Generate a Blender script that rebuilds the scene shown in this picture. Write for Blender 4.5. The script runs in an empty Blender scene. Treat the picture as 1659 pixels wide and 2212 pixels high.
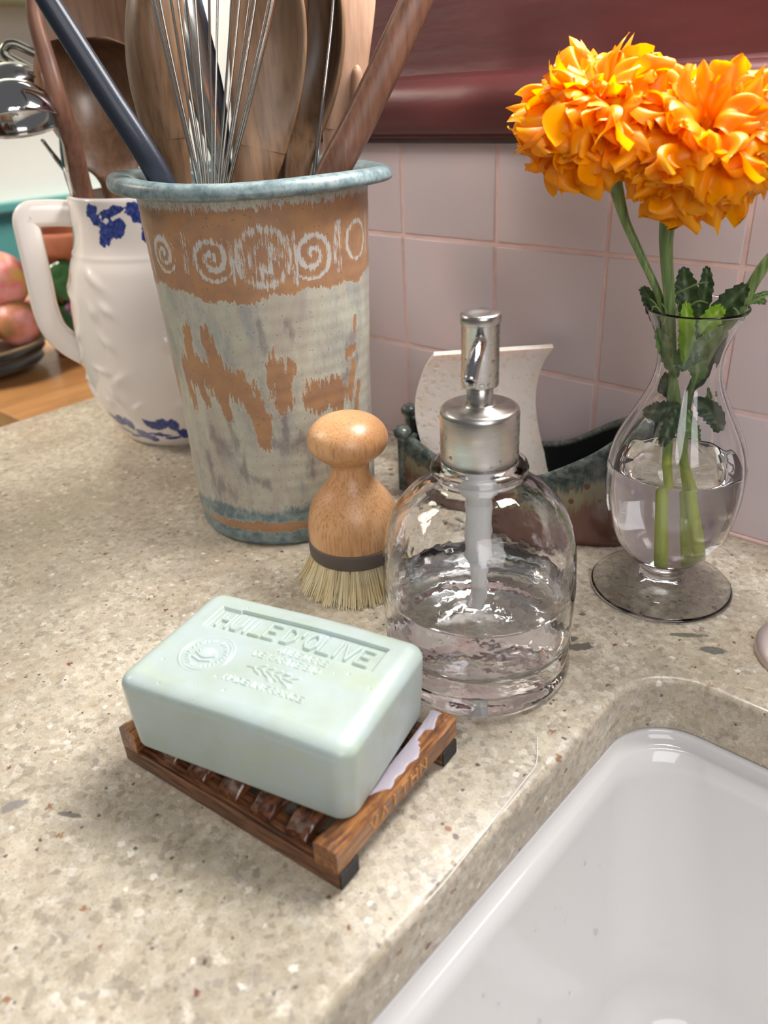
import bpy, bmesh, math, random
import numpy as np
from mathutils import Vector, Matrix, noise
PI = math.pi
sc = bpy.context.scene
C = sc.collection
rnd = random.Random(7)

# ------------------------------------------------------------------ camera
F_PX = 1723.03
CAM = np.array([0.4445, -0.4484, 0.2494])
PITCH, YAW, ROLL = 0.488062, -0.757375, -0.053967
fw = np.array([math.sin(YAW) * math.cos(PITCH), math.cos(YAW) * math.cos(PITCH), -math.sin(PITCH)])
rt = np.array([math.cos(YAW), -math.sin(YAW), 0.0])
up = np.cross(rt, fw)
cr, sr = math.cos(ROLL), math.sin(ROLL)
RT = cr * rt + sr * up
UP = -sr * rt + cr * up
cam_d = bpy.data.cameras.new('camera')
cam = bpy.data.objects.new('camera', cam_d)
C.objects.link(cam)
M = Matrix.Identity(4)
for i in range(3):
    M[i][0] = RT[i]; M[i][1] = UP[i]; M[i][2] = -fw[i]; M[i][3] = CAM[i]
cam.matrix_world = M
cam_d.sensor_fit = 'HORIZONTAL'
cam_d.sensor_width = 8.0
cam_d.lens = F_PX * 8.0 / 1659.0
cam_d.clip_start = 0.01
cam_d.dof.use_dof = True
cam_d.dof.focus_distance = 0.40
cam_d.dof.aperture_fstop = 2.6
sc.camera = cam

# ------------------------------------------------------------------ world, light, exposure
w = bpy.data.worlds.new('world'); sc.world = w; w.use_nodes = True
bg = w.node_tree.nodes['Background']
bg.inputs[0].default_value = (0.98, 0.96, 1.0, 1)
bg.inputs[1].default_value = 0.15

def area(name, loc, target, sx, sy, power, col):
    l = bpy.data.lights.new(name, 'AREA'); l.shape = 'RECTANGLE'; l.size = sx; l.size_y = sy
    l.energy = power; l.color = col
    o = bpy.data.objects.new(name, l); C.objects.link(o)
    o.location = loc
    o.rotation_euler = (Vector(target) - Vector(loc)).to_track_quat('-Z', 'Y').to_euler()
    return o
area('window_light', (0.28, 0.03, 0.49), (0.22, -0.28, 0.0), 0.30, 0.22, 7.6, (1.0, 0.985, 0.965))
area('side_window_light', (1.15, -0.85, 0.75), (0.2, -0.10, 0.1), 0.7, 0.8, 7.6, (1.0, 0.98, 0.98))
lamp = area('room_lamp_light', (-0.80, -0.62, 0.85), (-0.55, 0.10, 0.02), 0.30, 0.30, 4.5, (1.0, 0.90, 0.78)); lamp.data.spread = math.radians(95)
area('far_wall_fill_light', (-0.85, 0.75, 1.2), (-1.4, 0.45, 0.2), 0.5, 0.5, 15.0, (1.0, 0.97, 0.90)).data.spread = math.radians(130)  # unseen fill, added to brighten the white wall
vs = sc.view_settings
vs.view_transform = 'Standard'; vs.look = 'None'; vs.exposure = 0.0; vs.gamma = 1.0; vs.use_curve_mapping = False
sc.cycles.max_bounces = 14
sc.cycles.transmission_bounces = 14
sc.cycles.transparent_max_bounces = 8
sc.cycles.sample_clamp_indirect = 0.0
sc.cycles.blur_glossy = 0.5
sc.cycles.adaptive_threshold = 0.02

# ------------------------------------------------------------------ placing helpers: a photograph pixel becomes a point of the room
def ray(px, py):
    c = np.array([(px - 829.5) / F_PX, -(py - 1106.0) / F_PX, 1.0])
    return c[0] * RT + c[1] * UP + c[2] * fw
def hdir(a):
    d = np.array([a[0], a[1]]) - CAM[:2]
    d /= np.linalg.norm(d)
    return d, np.array([d[1], -d[0]])
def at(px, py, a, back=0.0):
    """point seen at (px,py) standing over the spot a (moved `back` metres away from the camera)"""
    d, l = hdir(a); r = ray(px, py)
    t = ((np.array(a[:2]) + d * back - CAM[:2]) @ d) / (r[:2] @ d)
    return Vector(CAM + t * r)
def ground(px, py, z=0.0):
    r = ray(px, py); t = (z - CAM[2]) / r[2]
    return Vector(CAM + t * r)

# ------------------------------------------------------------------ object helpers
def thing(name, label, cat, loc=(0, 0, 0), rz=0.0, group=None):
    o = bpy.data.objects.new(name, None); C.objects.link(o)
    o.location = loc; o.rotation_euler = (0, 0, rz); o.empty_display_size = 0.02
    o['label'] = label; o['category'] = cat
    if group: o['group'] = group
    return o
def tag(o, label=None, cat=None, group=None, kind=None):
    if label: o['label'] = label
    if cat: o['category'] = cat
    if group: o['group'] = group
    if kind: o['kind'] = kind
    return o
def mk(name, verts, faces, mat, parent=None, smooth=True, attrs=None, world=False):
    me = bpy.data.meshes.new(name)
    verts = [tuple(map(float, v)) for v in verts] if not isinstance(verts, np.ndarray) else verts.tolist()
    me.from_pydata(verts, [], faces)
    if mat: me.materials.append(mat)
    if smooth:
        me.polygons.foreach_set('use_smooth', [True] * len(me.polygons))
    if attrs:
        for k, v in attrs.items():
            a = me.attributes.new(k, 'FLOAT', 'POINT'); a.data.foreach_set('value', np.asarray(v, dtype=np.float32))
    me.update()
    return link(name, me, parent, world)
def link(name, me, parent=None, world=False):
    o = bpy.data.objects.new(name, me); C.objects.link(o)
    if parent is not None:
        o.parent = parent
        if world:   # vertices were given in world space
            o.matrix_parent_inverse = pmat(parent).inverted()
    return o
def pmat(p):
    m = Matrix.Translation(p.location) @ p.rotation_euler.to_matrix().to_4x4()
    return m if p.parent is None else pmat(p.parent) @ p.matrix_parent_inverse @ m
def from_bm(name, bm, mat, parent=None, smooth=False, world=False):
    me = bpy.data.meshes.new(name); bm.to_mesh(me); bm.free()
    if mat: me.materials.append(mat)
    if smooth: me.polygons.foreach_set('use_smooth', [True] * len(me.polygons))
    me.update()
    return link(name, me, parent, world)
def box_bm(x0, x1, y0, y1, z0, z1, bev=0.0, seg=2):
    bm = bmesh.new()
    bmesh.ops.create_cube(bm, size=1.0)
    for v in bm.verts:
        v.co = Vector((x0 + (v.co.x + .5) * (x1 - x0), y0 + (v.co.y + .5) * (y1 - y0), z0 + (v.co.z + .5) * (z1 - z0)))
    if bev > 0:
        bmesh.ops.bevel(bm, geom=bm.edges[:], offset=bev, segments=seg, affect='EDGES', profile=0.6)
    return bm
def box(name, dims, mat, parent=None, bev=0.0, seg=2, world=False, smooth=False):
    return from_bm(name, box_bm(*dims, bev, seg), mat, parent, smooth, world)
def lathe_data(prof, n, closed=False, rad=None):
    """prof: list of (r,z). r==0 at an end makes a pole."""
    V = []; Fc = []; rows = []
    for (r, z) in prof:
        if r <= 1e-7:
            rows.append([len(V)]); V.append((0, 0, z))
        else:
            row = []
            for i in range(n):
                a = 2 * PI * i / n
                rr = r if rad is None else r * 1.0 + rad(a, z)
                row.append(len(V)); V.append((rr * math.cos(a), rr * math.sin(a), z))
            rows.append(row)
    pairs = list(zip(rows[:-1], rows[1:]))
    if closed: pairs.append((rows[-1], rows[0]))
    for A, B in pairs:
        if len(A) == 1 and len(B) == 1: continue
        for i in range(n):
            j = (i + 1) % n
            if len(A) == 1: Fc.append((A[0], B[j], B[i]))
            elif len(B) == 1: Fc.append((A[i], A[j], B[0]))
            else: Fc.append((A[i], A[j], B[j], B[i]))
    return V, Fc
def lathe(name, prof, mat, parent=None, n=64, loc=None, closed=False, rad=None, smooth=True):
    V, Fc = lathe_data(prof, n, closed, rad)
    if loc is not None: V = [(x + loc[0], y + loc[1], z + loc[2]) for x, y, z in V]
    return mk(name, V, Fc, mat, parent, smooth)
def smooth_prof(pts, k=6):
    """Catmull-Rom through (r,z) points"""
    P = [np.array(p, float) for p in pts]
    P = [2 * P[0] - P[1]] + P + [2 * P[-1] - P[-2]]
    out = []
    for i in range(1, len(P) - 2):
        for s in range(k):
            t = s / k
            a, b, c, d = P[i - 1], P[i], P[i + 1], P[i + 2]
            out.append(0.5 * ((2 * b) + (-a + c) * t + (2 * a - 5 * b + 4 * c - d) * t * t + (-a + 3 * b - 3 * c + d) * t ** 3))
    out.append(P[-2])
    return [tuple(max(0.0, q) if j == 0 else q for j, q in enumerate(o)) if len(o) == 2 else tuple(o) for o in out]
def frames(P):
    T = []
    for i in range(len(P)):
        a = P[max(i - 1, 0)]; b = P[min(i + 1, len(P) - 1)]
        T.append((b - a).normalized())
    return T
def sweep_data(P, wd, th, upv, n=16, cup=None, power=1.0):
    """closed section swept along P. wd/th half sizes, cup bends the section; upv is the face direction"""
    P = [Vector(p) for p in P]; T = frames(P); V = []; Fc = []
    N = len(P)
    for i in range(N):
        t = T[i]; u = (upv - t * upv.dot(t)).normalized(); s = t.cross(u).normalized()
        c = cup[i] if cup else 0.0
        for k in range(n):
            a = 2 * PI * k / n
            ca, sa = math.cos(a), math.sin(a)
            x = math.copysign(abs(ca) ** power, ca); y = math.copysign(abs(sa) ** power, sa)
            V.append(P[i] + s * (x * wd[i]) + u * (y * th[i] - c * (1 - x * x)))
    for i in range(N - 1):
        for k in range(n):
            j = (k + 1) % n
            Fc.append((i * n + k, i * n + j, (i + 1) * n + j, (i + 1) * n + k))
    Fc.append(tuple(range(n - 1, -1, -1))); Fc.append(tuple((N - 1) * n + k for k in range(n)))
    return V, Fc
def interp(pts, k=6):
    P = [np.array(p, float) for p in pts]
    P = [2 * P[0] - P[1]] + P + [2 * P[-1] - P[-2]]
    out = []
    for i in range(1, len(P) - 2):
        for s in range(k):
            t = s / k; a, b, c, d = P[i - 1], P[i], P[i + 1], P[i + 2]
            out.append(0.5 * ((2 * b) + (-a + c) * t + (2 * a - 5 * b + 4 * c - d) * t * t + (-a + 3 * b - 3 * c + d) * t ** 3))
    out.append(P[-2]); return out
def tube(name, P, r, mat, parent=None, n=10, world=True, flat=1.0, upv=Vector((0.3, 0.2, 0.93))):
    R = r if isinstance(r, (list, tuple)) else [r] * len(P)
    V, Fc = sweep_data(P, R, [q * flat for q in R], upv, n)
    return mk(name, V, Fc, mat, parent, True, None, world)

# ------------------------------------------------------------------ materials
def new_mat(name):
    m = bpy.data.materials.new(name); m.use_nodes = True
    return m, m.node_tree, m.node_tree.nodes['Principled BSDF']
def s2l(c):
    return tuple(((x / 255) / 12.92 if x / 255 <= 0.04045 else ((x / 255 + 0.055) / 1.055) ** 2.4) for x in c) + (1,)
class G:
    """small node graph helper"""
    def __init__(s, nt): s.nt = nt
    def n(s, t, **kw):
        nd = s.nt.nodes.new(t)
        for k, v in kw.items(): setattr(nd, k, v)
        return nd
    def put(s, sock, v):
        if hasattr(v, 'is_output') or isinstance(v, bpy.types.NodeSocket): s.nt.links.new(v, sock)
        elif v is not None: sock.default_value = v
    def coord(s, kind='Object'): return s.n('ShaderNodeTexCoord').outputs[kind]
    def mapping(s, v, scale=(1, 1, 1), loc=(0, 0, 0), rot=(0, 0, 0)):
        m = s.n('ShaderNodeMapping'); s.put(m.inputs['Vector'], v)
        m.inputs['Scale'].default_value = scale; m.inputs['Location'].default_value = loc; m.inputs['Rotation'].default_value = rot
        return m.outputs[0]
    def noise(s, v, scale, detail=3, rough=0.55, dist=0.0, out='Fac'):
        m = s.n('ShaderNodeTexNoise'); s.put(m.inputs['Vector'], v)
        m.inputs['Scale'].default_value = scale; m.inputs['Detail'].default_value = detail
        m.inputs['Roughness'].default_value = rough; m.inputs['Distortion'].default_value = dist
        return m.outputs[out]
    def voro(s, v, scale, out='Distance', feature='F1', rnd=1.0):
        m = s.n('ShaderNodeTexVoronoi', feature=feature); s.put(m.inputs['Vector'], v)
        m.inputs['Scale'].default_value = scale; m.inputs['Randomness'].default_value = rnd
        return m.outputs[out]
    def ramp(s, f, stops, interp='LINEAR'):
        m = s.n('ShaderNodeValToRGB'); s.put(m.inputs[0], f); e = m.color_ramp.elements; m.color_ramp.interpolation = interp
        while len(e) > 1: e.remove(e[-1])
        e[0].position = stops[0][0]; c = stops[0][1]; e[0].color = c if isinstance(c, tuple) else (c, c, c, 1)
        for p, c in stops[1:]:
            q = e.new(p); q.color = c if isinstance(c, tuple) else (c, c, c, 1)
        return m.outputs[0]
    def mix(s, f, a, b, mode='MIX'):
        m = s.n('ShaderNodeMix', data_type='RGBA', blend_type=mode)
        s.put(m.inputs[0], f); s.put(m.inputs[6], a); s.put(m.inputs[7], b); return m.outputs[2]
    def math(s, op, a, b=None, c=None, clamp=False):
        m = s.n('ShaderNodeMath', operation=op, use_clamp=clamp); s.put(m.inputs[0], a)
        if b is not None: s.put(m.inputs[1], b)
        if c is not None: s.put(m.inputs[2], c)
        return m.outputs[0]
    def attr(s, name): return s.n('ShaderNodeAttribute', attribute_name=name).outputs['Fac']
    def bump(s, h, strength, dist=0.001, normal=None):
        m = s.n('ShaderNodeBump'); s.put(m.inputs['Height'], h); m.inputs['Strength'].default_value = strength
        m.inputs['Distance'].default_value = dist
        if normal is not None: s.put(m.inputs['Normal'], normal)
        return m.outputs[0]
    def sep(s, v): return s.n('ShaderNodeSeparateXYZ').outputs if False else s._sep(v)
    def _sep(s, v):
        m = s.n('ShaderNodeSeparateXYZ'); s.put(m.inputs[0], v); return m.outputs
    def comb(s, x, y, z):
        m = s.n('ShaderNodeCombineXYZ'); s.put(m.inputs[0], x); s.put(m.inputs[1], y); s.put(m.inputs[2], z); return m.outputs[0]
def plain(name, rgb, rough=0.5, metal=0.0, var=0.0, scale=40, bump=0.0, bscale=200, coat=0.0, spec=0.5, trans=0.0, ior=1.45, sss=0.0, var2=None):
    m, nt, b = new_mat(name); g = G(nt)
    col = s2l(rgb)
    v = g.coord()
    if var > 0:
        c2 = s2l(var2) if var2 else tuple(min(1, c * (1 - var)) for c in col[:3]) + (1,)
        g.put(b.inputs['Base Color'], g.mix(g.ramp(g.noise(v, scale, 4), [(0.35, 0.0), (0.65, 1.0)]), col, c2))
    else:
        b.inputs['Base Color'].default_value = col
    b.inputs['Roughness'].default_value = rough; b.inputs['Metallic'].default_value = metal
    b.inputs['Coat Weight'].default_value = coat; b.inputs['Specular IOR Level'].default_value = spec
    b.inputs['Transmission Weight'].default_value = trans; b.inputs['IOR'].default_value = ior
    if sss > 0:
        b.inputs['Subsurface Weight'].default_value = sss; b.inputs['Subsurface Scale'].default_value = 0.004
    if bump > 0: g.put(b.inputs['Normal'], g.bump(g.noise(v, bscale, 4), bump, 0.0006))
    return m
def wood(name, c1, c2, c3, axis=2, scale=60, rough=0.45, stretch=12, bump=0.15, coat=0.0, spec=0.4):
    m, nt, b = new_mat(name); g = G(nt)
    v = g.coord()
    inf = g.n('ShaderNodeObjectInfo').outputs['Random']
    sc3 = [1, 1, 1]; sc3[axis] = 1.0 / stretch
    vv = g.mapping(v, tuple(sc3))
    n1 = g.noise(vv, scale, 4, 0.6, 1.2)
    n2 = g.noise(vv, scale * 6, 3, 0.6)
    col = g.mix(g.ramp(n1, [(0.3, 0.0), (0.5, 0.45), (0.7, 1.0)]), s2l(c1), s2l(c2))
    col = g.mix(g.ramp(n2, [(0.45, 0.0), (0.75, 0.7)]), col, s2l(c3))
    col = g.mix(g.math('MULTIPLY', g.attr('wear_shade'), .55), col, s2l(tuple(int(q * .55) for q in c2)))  # darker hollows: partly darker wood, partly shade painted into the colour
    g.put(b.inputs['Base Color'], col)
    b.inputs['Roughness'].default_value = rough; b.inputs['Coat Weight'].default_value = coat; b.inputs['Specular IOR Level'].default_value = spec
    g.put(b.inputs['Normal'], g.bump(n2, bump, 0.0004))
    return m

# granite
def granite():
    m, nt, b = new_mat('granite'); g = G(nt); v = g.coord()
    warp = g.noise(v, 260, 2, 0.6, 0, 'Color')
    vw = g.n('ShaderNodeVectorMath', operation='MULTIPLY_ADD'); g.put(vw.inputs[0], warp); vw.inputs[1].default_value = (0.0022, 0.0022, 0.0022); g.put(vw.inputs[2], v)
    vv = vw.outputs[0]
    cell = g._sep(g.voro(vv, 360, 'Color'))
    cell2 = g._sep(g.voro(vv, 230, 'Color'))
    base = g.ramp(cell[0], [(0.0, s2l((142, 132, 120))), (0.15, s2l((182, 170, 150))), (0.38, s2l((204, 193, 170))), (0.6, s2l((220, 209, 188))), (0.8, s2l((192, 178, 152))), (1.0, s2l((236, 229, 216)))])
    c2 = g.ramp(cell2[1], [(0.0, s2l((158, 150, 140))), (0.2, s2l((190, 177, 156))), (0.5, s2l((216, 204, 184))), (0.9, s2l((226, 218, 204))), (1.0, s2l((190, 176, 150)))])
    col = g.mix(0.34, base, c2)
    # large cloudy drift and purplish grey islands
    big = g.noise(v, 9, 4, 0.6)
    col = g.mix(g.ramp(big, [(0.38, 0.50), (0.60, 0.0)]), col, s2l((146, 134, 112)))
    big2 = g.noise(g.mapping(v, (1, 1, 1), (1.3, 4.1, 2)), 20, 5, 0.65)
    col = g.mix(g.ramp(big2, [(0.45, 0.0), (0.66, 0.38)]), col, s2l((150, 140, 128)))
    isl = g.noise(vv, 80, 7, 0.80, 0.0)
    col = g.mix(g.ramp(isl, [(0.57, 0.0), (0.66, 0.55)]), col, s2l((150, 140, 136)))
    isl2 = g.noise(g.mapping(vv, (1, 1, 1), (3, 5, 1)), 140, 7, 0.82, 0.0)
    col = g.mix(g.ramp(isl2, [(0.56, 0.0), (0.66, 0.55)]), col, s2l((128, 112, 92)))
    fine = g.noise(vv, 900, 3, 0.7)
    col = g.mix(g.ramp(fine, [(0.54, 0.0), (0.70, 0.5)]), col, s2l((120, 106, 86)))
    fine2 = g.noise(vv, 420, 3, 0.7)
    col = g.mix(g.ramp(fine2, [(0.60, 0.0), (0.70, 0.55)]), col, s2l((116, 102, 86)))
    cream = g.noise(g.mapping(vv, (1, 1, 1), (7, 2, 4)), 110, 7, 0.80, 0.0)
    col = g.mix(g.ramp(cream, [(0.55, 0.0), (0.66, 0.7)]), col, s2l((232, 222, 204)))
    warm = g.noise(g.mapping(v, (1, 1, 1), (2, 9, 4)), 26, 4, 0.6)
    col = g.mix(g.ramp(warm, [(0.50, 0.0), (0.70, 0.22)]), col, s2l((180, 156, 128)))
    # dark specks, garnets, rust
    def specks(scale, thr, rad, colr, chan, col):
        vs_ = g.n('ShaderNodeTexVoronoi'); g.put(vs_.inputs['Vector'], vv); vs_.inputs['Scale'].default_value = scale
        sp = g._sep(vs_.outputs['Color'])
        on = g.math('GREATER_THAN', sp[chan], thr)
        near = g.math('LESS_THAN', g.math('ADD', vs_.outputs['Distance'], g.math('MULTIPLY', g.math('SUBTRACT', g.noise(v, scale * 5, 2, .6), .5), .55)), rad)
        return g.mix(g.math('MULTIPLY', g.math('MULTIPLY', on, near), 0.85), col, s2l(colr))
    col = specks(280, 0.93, 0.22, (74, 64, 56), 0, col)
    col = specks(170, 0.965, 0.24, (112, 48, 44), 1, col)
    col = specks(130, 0.965, 0.22, (150, 104, 66), 2, col)
    col = specks(210, 0.93, 0.30, (228, 220, 208), 1, col)
    # the few big mineral blotches
    sx = g._sep(v)
    for (x, y, rx, ry, a, cc) in BLOTCH:
        dx = g.math('SUBTRACT', sx[0], x); dy = g.math('SUBTRACT', sx[1], y)
        ca, sa = math.cos(a), math.sin(a)
        u_ = g.math('DIVIDE', g.math('ADD', g.math('MULTIPLY', dx, ca), g.math('MULTIPLY', dy, sa)), rx)
        w_ = g.math('DIVIDE', g.math('SUBTRACT', g.math('MULTIPLY', dy, ca), g.math('MULTIPLY', dx, sa)), ry)
        d = g.math('SQRT', g.math('ADD', g.math('MULTIPLY', u_, u_), g.math('MULTIPLY', w_, w_)))
        d = g.math('ADD', d, g.math('MULTIPLY', g.math('SUBTRACT', g.noise(v, 260, 3, 0.7), 0.5), 1.3))
        col = g.mix(g.ramp(d, [(0.75, 0.8), (1.05, 0.0)]), col, s2l(cc))
    g.put(b.inputs['Base Color'], col)
    g.put(b.inputs['Roughness'], g.ramp(g.noise(v, 70, 3), [(0.3, 0.24), (0.7, 0.42)]))
    b.inputs['Specular IOR Level'].default_value = 0.5
    g.put(b.inputs['Normal'], g.bump(g.noise(vv, 500, 3), 0.10, 0.0004))
    return m
BLOTCH = []
for (px, py, rx, ry, a, cc) in [(1253, 1397, .0075, .0035, 0.9, (66, 64, 60)), (1232, 1380, .004, .0025, 0.9, (66, 70, 62)), (1540, 1405, .0075, .0032, 0.55, (84, 88, 84)), (1485, 1372, .011, .002, 0.6, (92, 98, 82)),
                                (1329, 1393, .0016, .001, 0.9, (96, 34, 30)), (1258, 1327, .0022, .0014, .8, (84, 78, 68)), (30, 1740, .006, .003, 1.2, (132, 126, 126)), (150, 1760, .006, .0014, 0.5, (96, 92, 90)),
                                (985, 1808, .0016, .0014, 0, (88, 46, 56)), (968, 1790, .0017, .0012, 0, (150, 92, 46)), (980, 1865, .0012, .0012, 0, (130, 84, 50)), (1430, 1590, .001, .001, 0, (80, 50, 44)),
                                (940, 1905, .0018, .0012, .3, (90, 70, 56)), (1218, 1595, .0018, .0008, 0, (60, 52, 44)), (660, 1384, .002, .001, .4, (120, 92, 66))]:
    p = ground(px, py); BLOTCH.append((p.x, p.y, rx, ry, a, cc))
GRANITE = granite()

PORCELAIN = plain('porcelain', (226, 224, 223), 0.12, coat=0.4)
GROUT = plain('pink_grout', (246, 214, 206), 0.9, var=0.15, scale=60, bump=0.3, bscale=500)
def tile_mat():
    m, nt, b = new_mat('lavender_glazed_tile'); g = G(nt); v = g.coord('Object')
    r = g.n('ShaderNodeObjectInfo').outputs['Random']
    off = g.n('ShaderNodeVectorMath', operation='ADD'); g.put(off.inputs[0], v); g.put(off.inputs[1], g.comb(g.math('MULTIPLY', r, 9), r, g.math('MULTIPLY', r, 5)))
    n1 = g.noise(off.outputs[0], 14, 3, 0.5)
    col = g.mix(g.ramp(n1, [(0.35, 0.0), (0.65, 1.0)]), s2l((232, 212, 212)), s2l((220, 210, 214)))
    col = g.mix(g.math('MULTIPLY', r, 0.5), col, s2l((216, 198, 199)))
    g.put(b.inputs['Base Color'], col)
    b.inputs['Roughness'].default_value = 0.28
    g.put(b.inputs['Normal'], g.bump(g.noise(off.outputs[0], 22, 2), 0.25, 0.002))
    return m
TILE = tile_mat()
def paint_red():
    m, nt, b = new_mat('oxblood_gloss_paint'); g = G(nt); v = g.coord()
    n = g.noise(g.mapping(v, (0.2, 1, 1)), 60, 4, 0.6)
    g.put(b.inputs['Base Color'], g.mix(g.ramp(n, [(0.3, 0.0), (0.7, 1.0)]), s2l((112, 56, 56)), s2l((94, 50, 50))))
    b.inputs['Roughness'].default_value = 0.42
    g.put(b.inputs['Normal'], g.bump(g.noise(g.mapping(v, (0.3, 1, 1)), 35, 4), 0.25, 0.003))
    return m
RED = paint_red()
CAULK = plain('dark_caulk', (86, 70, 66), 0.7, var=0.2, scale=80)

# ------------------------------------------------------------------ worktop with the sink cut-out
def rrect(x0, x1, y0, y1, r, n=12):
    out = []
    for (cx, cy, a0) in ((x1 - r, y1 - r, 0), (x0 + r, y1 - r, PI / 2), (x0 + r, y0 + r, PI), (x1 - r, y0 + r, 1.5 * PI)):
        for i in range(n + 1):
            a = a0 + PI / 2 * i / n
            out.append((cx + r * math.cos(a), cy + r * math.sin(a)))
    return out
SX0, SX1, SY0, SY1, SR = 0.3265, 0.80, -0.545, -0.146, 0.030
T = 0.030
def worktop():
    hole = rrect(SX0, SX1, SY0, SY1, SR, 14)
    N = len(hole)
    X0, X1, Y0, Y1 = -0.2600, 1.25, -0.62, 0.0
    cx, cy = (SX0 + SX1) / 2, (SY0 + SY1) / 2
    # outer loop: matched to the hole by direction
    outer = []
    for (x, y) in hole:
        dx, dy = x - cx, y - cy
        s = min(((X1 - cx) / dx) if dx > 0 else ((X0 - cx) / dx if dx < 0 else 1e9), ((Y1 - cy) / dy) if dy > 0 else ((Y0 - cy) / dy if dy < 0 else 1e9))
        outer.append((cx + dx * s, cy + dy * s))
    # put the true corners in
    for c in ((X1, Y1), (X0, Y1), (X0, Y0), (X1, Y0)):
        k = min(range(N), key=lambda i: (outer[i][0] - c[0]) ** 2 + (outer[i][1] - c[1]) ** 2)
        outer[k] = c
    V = []; Fc = []
    def loop(pts, z):
        s = len(V); V.extend((x, y, z) for x, y in pts); return [s + i for i in range(len(pts))]
    def off(pts, d):   # grow the hole outwards by d
        o = []
        for (x, y) in pts:
            qx = min(max(x, SX0 + SR), SX1 - SR); qy = min(max(y, SY0 + SR), SY1 - SR)
            n = Vector((x - qx, y - qy)); n.normalize(); o.append((x + n.x * d, y + n.y * d))
        return o
    B = 0.0035
    L = [loop(outer, -T), loop(outer, -0.002), loop([(x * 0.9985 + cx * .0015, y * 0.9985 + cy * .0015) if y < Y1 - 1e-6 else (x, y) for x, y in outer], 0.0)]
    L.append(loop(off(hole, 0.02), 0.0))
    for i in range(6):
        a = PI / 2 * i / 5
        L.append(loop(off(hole, B * (1 - math.sin(a))), -B * (1 - math.cos(a))))
    L.append(loop(off(hole, 0.0), -T + 0.001)); L.append(loop(off(hole, 0.001), -T))
    for A, Bb in zip(L[:-1], L[1:]):
        for i in range(N):
            j = (i + 1) % N; Fc.append((A[i], A[j], Bb[j], Bb[i]))
    for i in range(N):
        j = (i + 1) % N; Fc.append((L[-1][i], L[-1][j], L[0][j], L[0][i]))
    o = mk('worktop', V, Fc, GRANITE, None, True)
    o.modifiers.new('split', 'EDGE_SPLIT').split_angle = math.radians(40)
    tag(o, 'speckled beige granite worktop with a rounded cut-out for the sink', 'worktop')
worktop()

def sink():
    t = thing('kitchen_sink', 'white glazed kitchen sink set under the granite worktop', 'sink', (0, 0, 0))
    V = []; Fc = []; L = []
    def loop(ins, z, r):
        pts = rrect(SX0 + ins, SX1 - ins, SY0 + ins, SY1 - ins, max(r, .012), 16); s = len(V)
        V.extend((x, y, z) for x, y in pts); L.append([s + i for i in range(len(pts))])
    top = -T - 0.0005
    loop(-0.02, top - 0.010, SR + .02); loop(-0.02, top, SR + .02); loop(-0.001, top, SR + .001)
    D = 0.165
    for i in range(7):
        a = PI / 2 * i / 6
        loop(0.0 + 0.006 * (1 - math.cos(a)), top - 0.006 * math.sin(a), SR)
    for k in range(1, 9):
        s = k / 8; loop(0.006 + 0.022 * s ** 1.4, top - 0.006 - (D - 0.056) * s, SR + .012 * s)
    for i in range(1, 11):
        a = PI / 2 * i / 10
        loop(0.028 + 0.055 * (1 - math.cos(a)), top - (D - 0.05) - 0.05 * math.sin(a), SR + .012)
    for A, B in zip(L[:-1], L[1:]):
        n = len(A)
        for i in range(n):
            j = (i + 1) % n; Fc.append((A[i], A[j], B[j], B[i]))
    Fc.append(tuple(L[-1]))
    mk('basin', V, Fc, PORCELAIN, t)
    dr = lathe('drain', [(0.0, .004), (.03, .004), (.034, .003), (.042, .003), (.043, 0)], STEEL, t, 40, (0.56, -0.35, top - D))
    # water drops clinging to the wall of the basin
    V = []; Fc = []
    for i in range(46):
        s = rnd.random(); y = -0.20 - 0.22 * rnd.random(); z = -0.06 - 0.075 * s
        x = SX0 + 0.006 + 0.022 * max(0, ((-(z + T) - .006) / (D - .056))) ** 1.4
        r = 0.0004 + 0.0011 * rnd.random() ** 3
        b0 = len(V)
        for a in range(3):
            for k in range(8):
                ph = 2 * PI * k / 8; rr = r * math.cos(a * .5)
                V.append((x + r * .5 * math.sin(a * .5), y + rr * math.cos(ph), z + rr * 1.3 * math.sin(ph) * (1.3 if math.sin(ph) > 0 else 1)))
        V.append((x + r * .5, y, z))
        for a in range(2):
            for k in range(8): Fc.append((b0 + a * 8 + k, b0 + a * 8 + (k + 1) % 8, b0 + a * 8 + 8 + (k + 1) % 8, b0 + a * 8 + 8 + k))
        for k in range(8): Fc.append((b0 + 16 + k, b0 + 16 + (k + 1) % 8, b0 + 24))
    tag(mk('water_drops', V, Fc, WATERM, t), kind='stuff')

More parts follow.
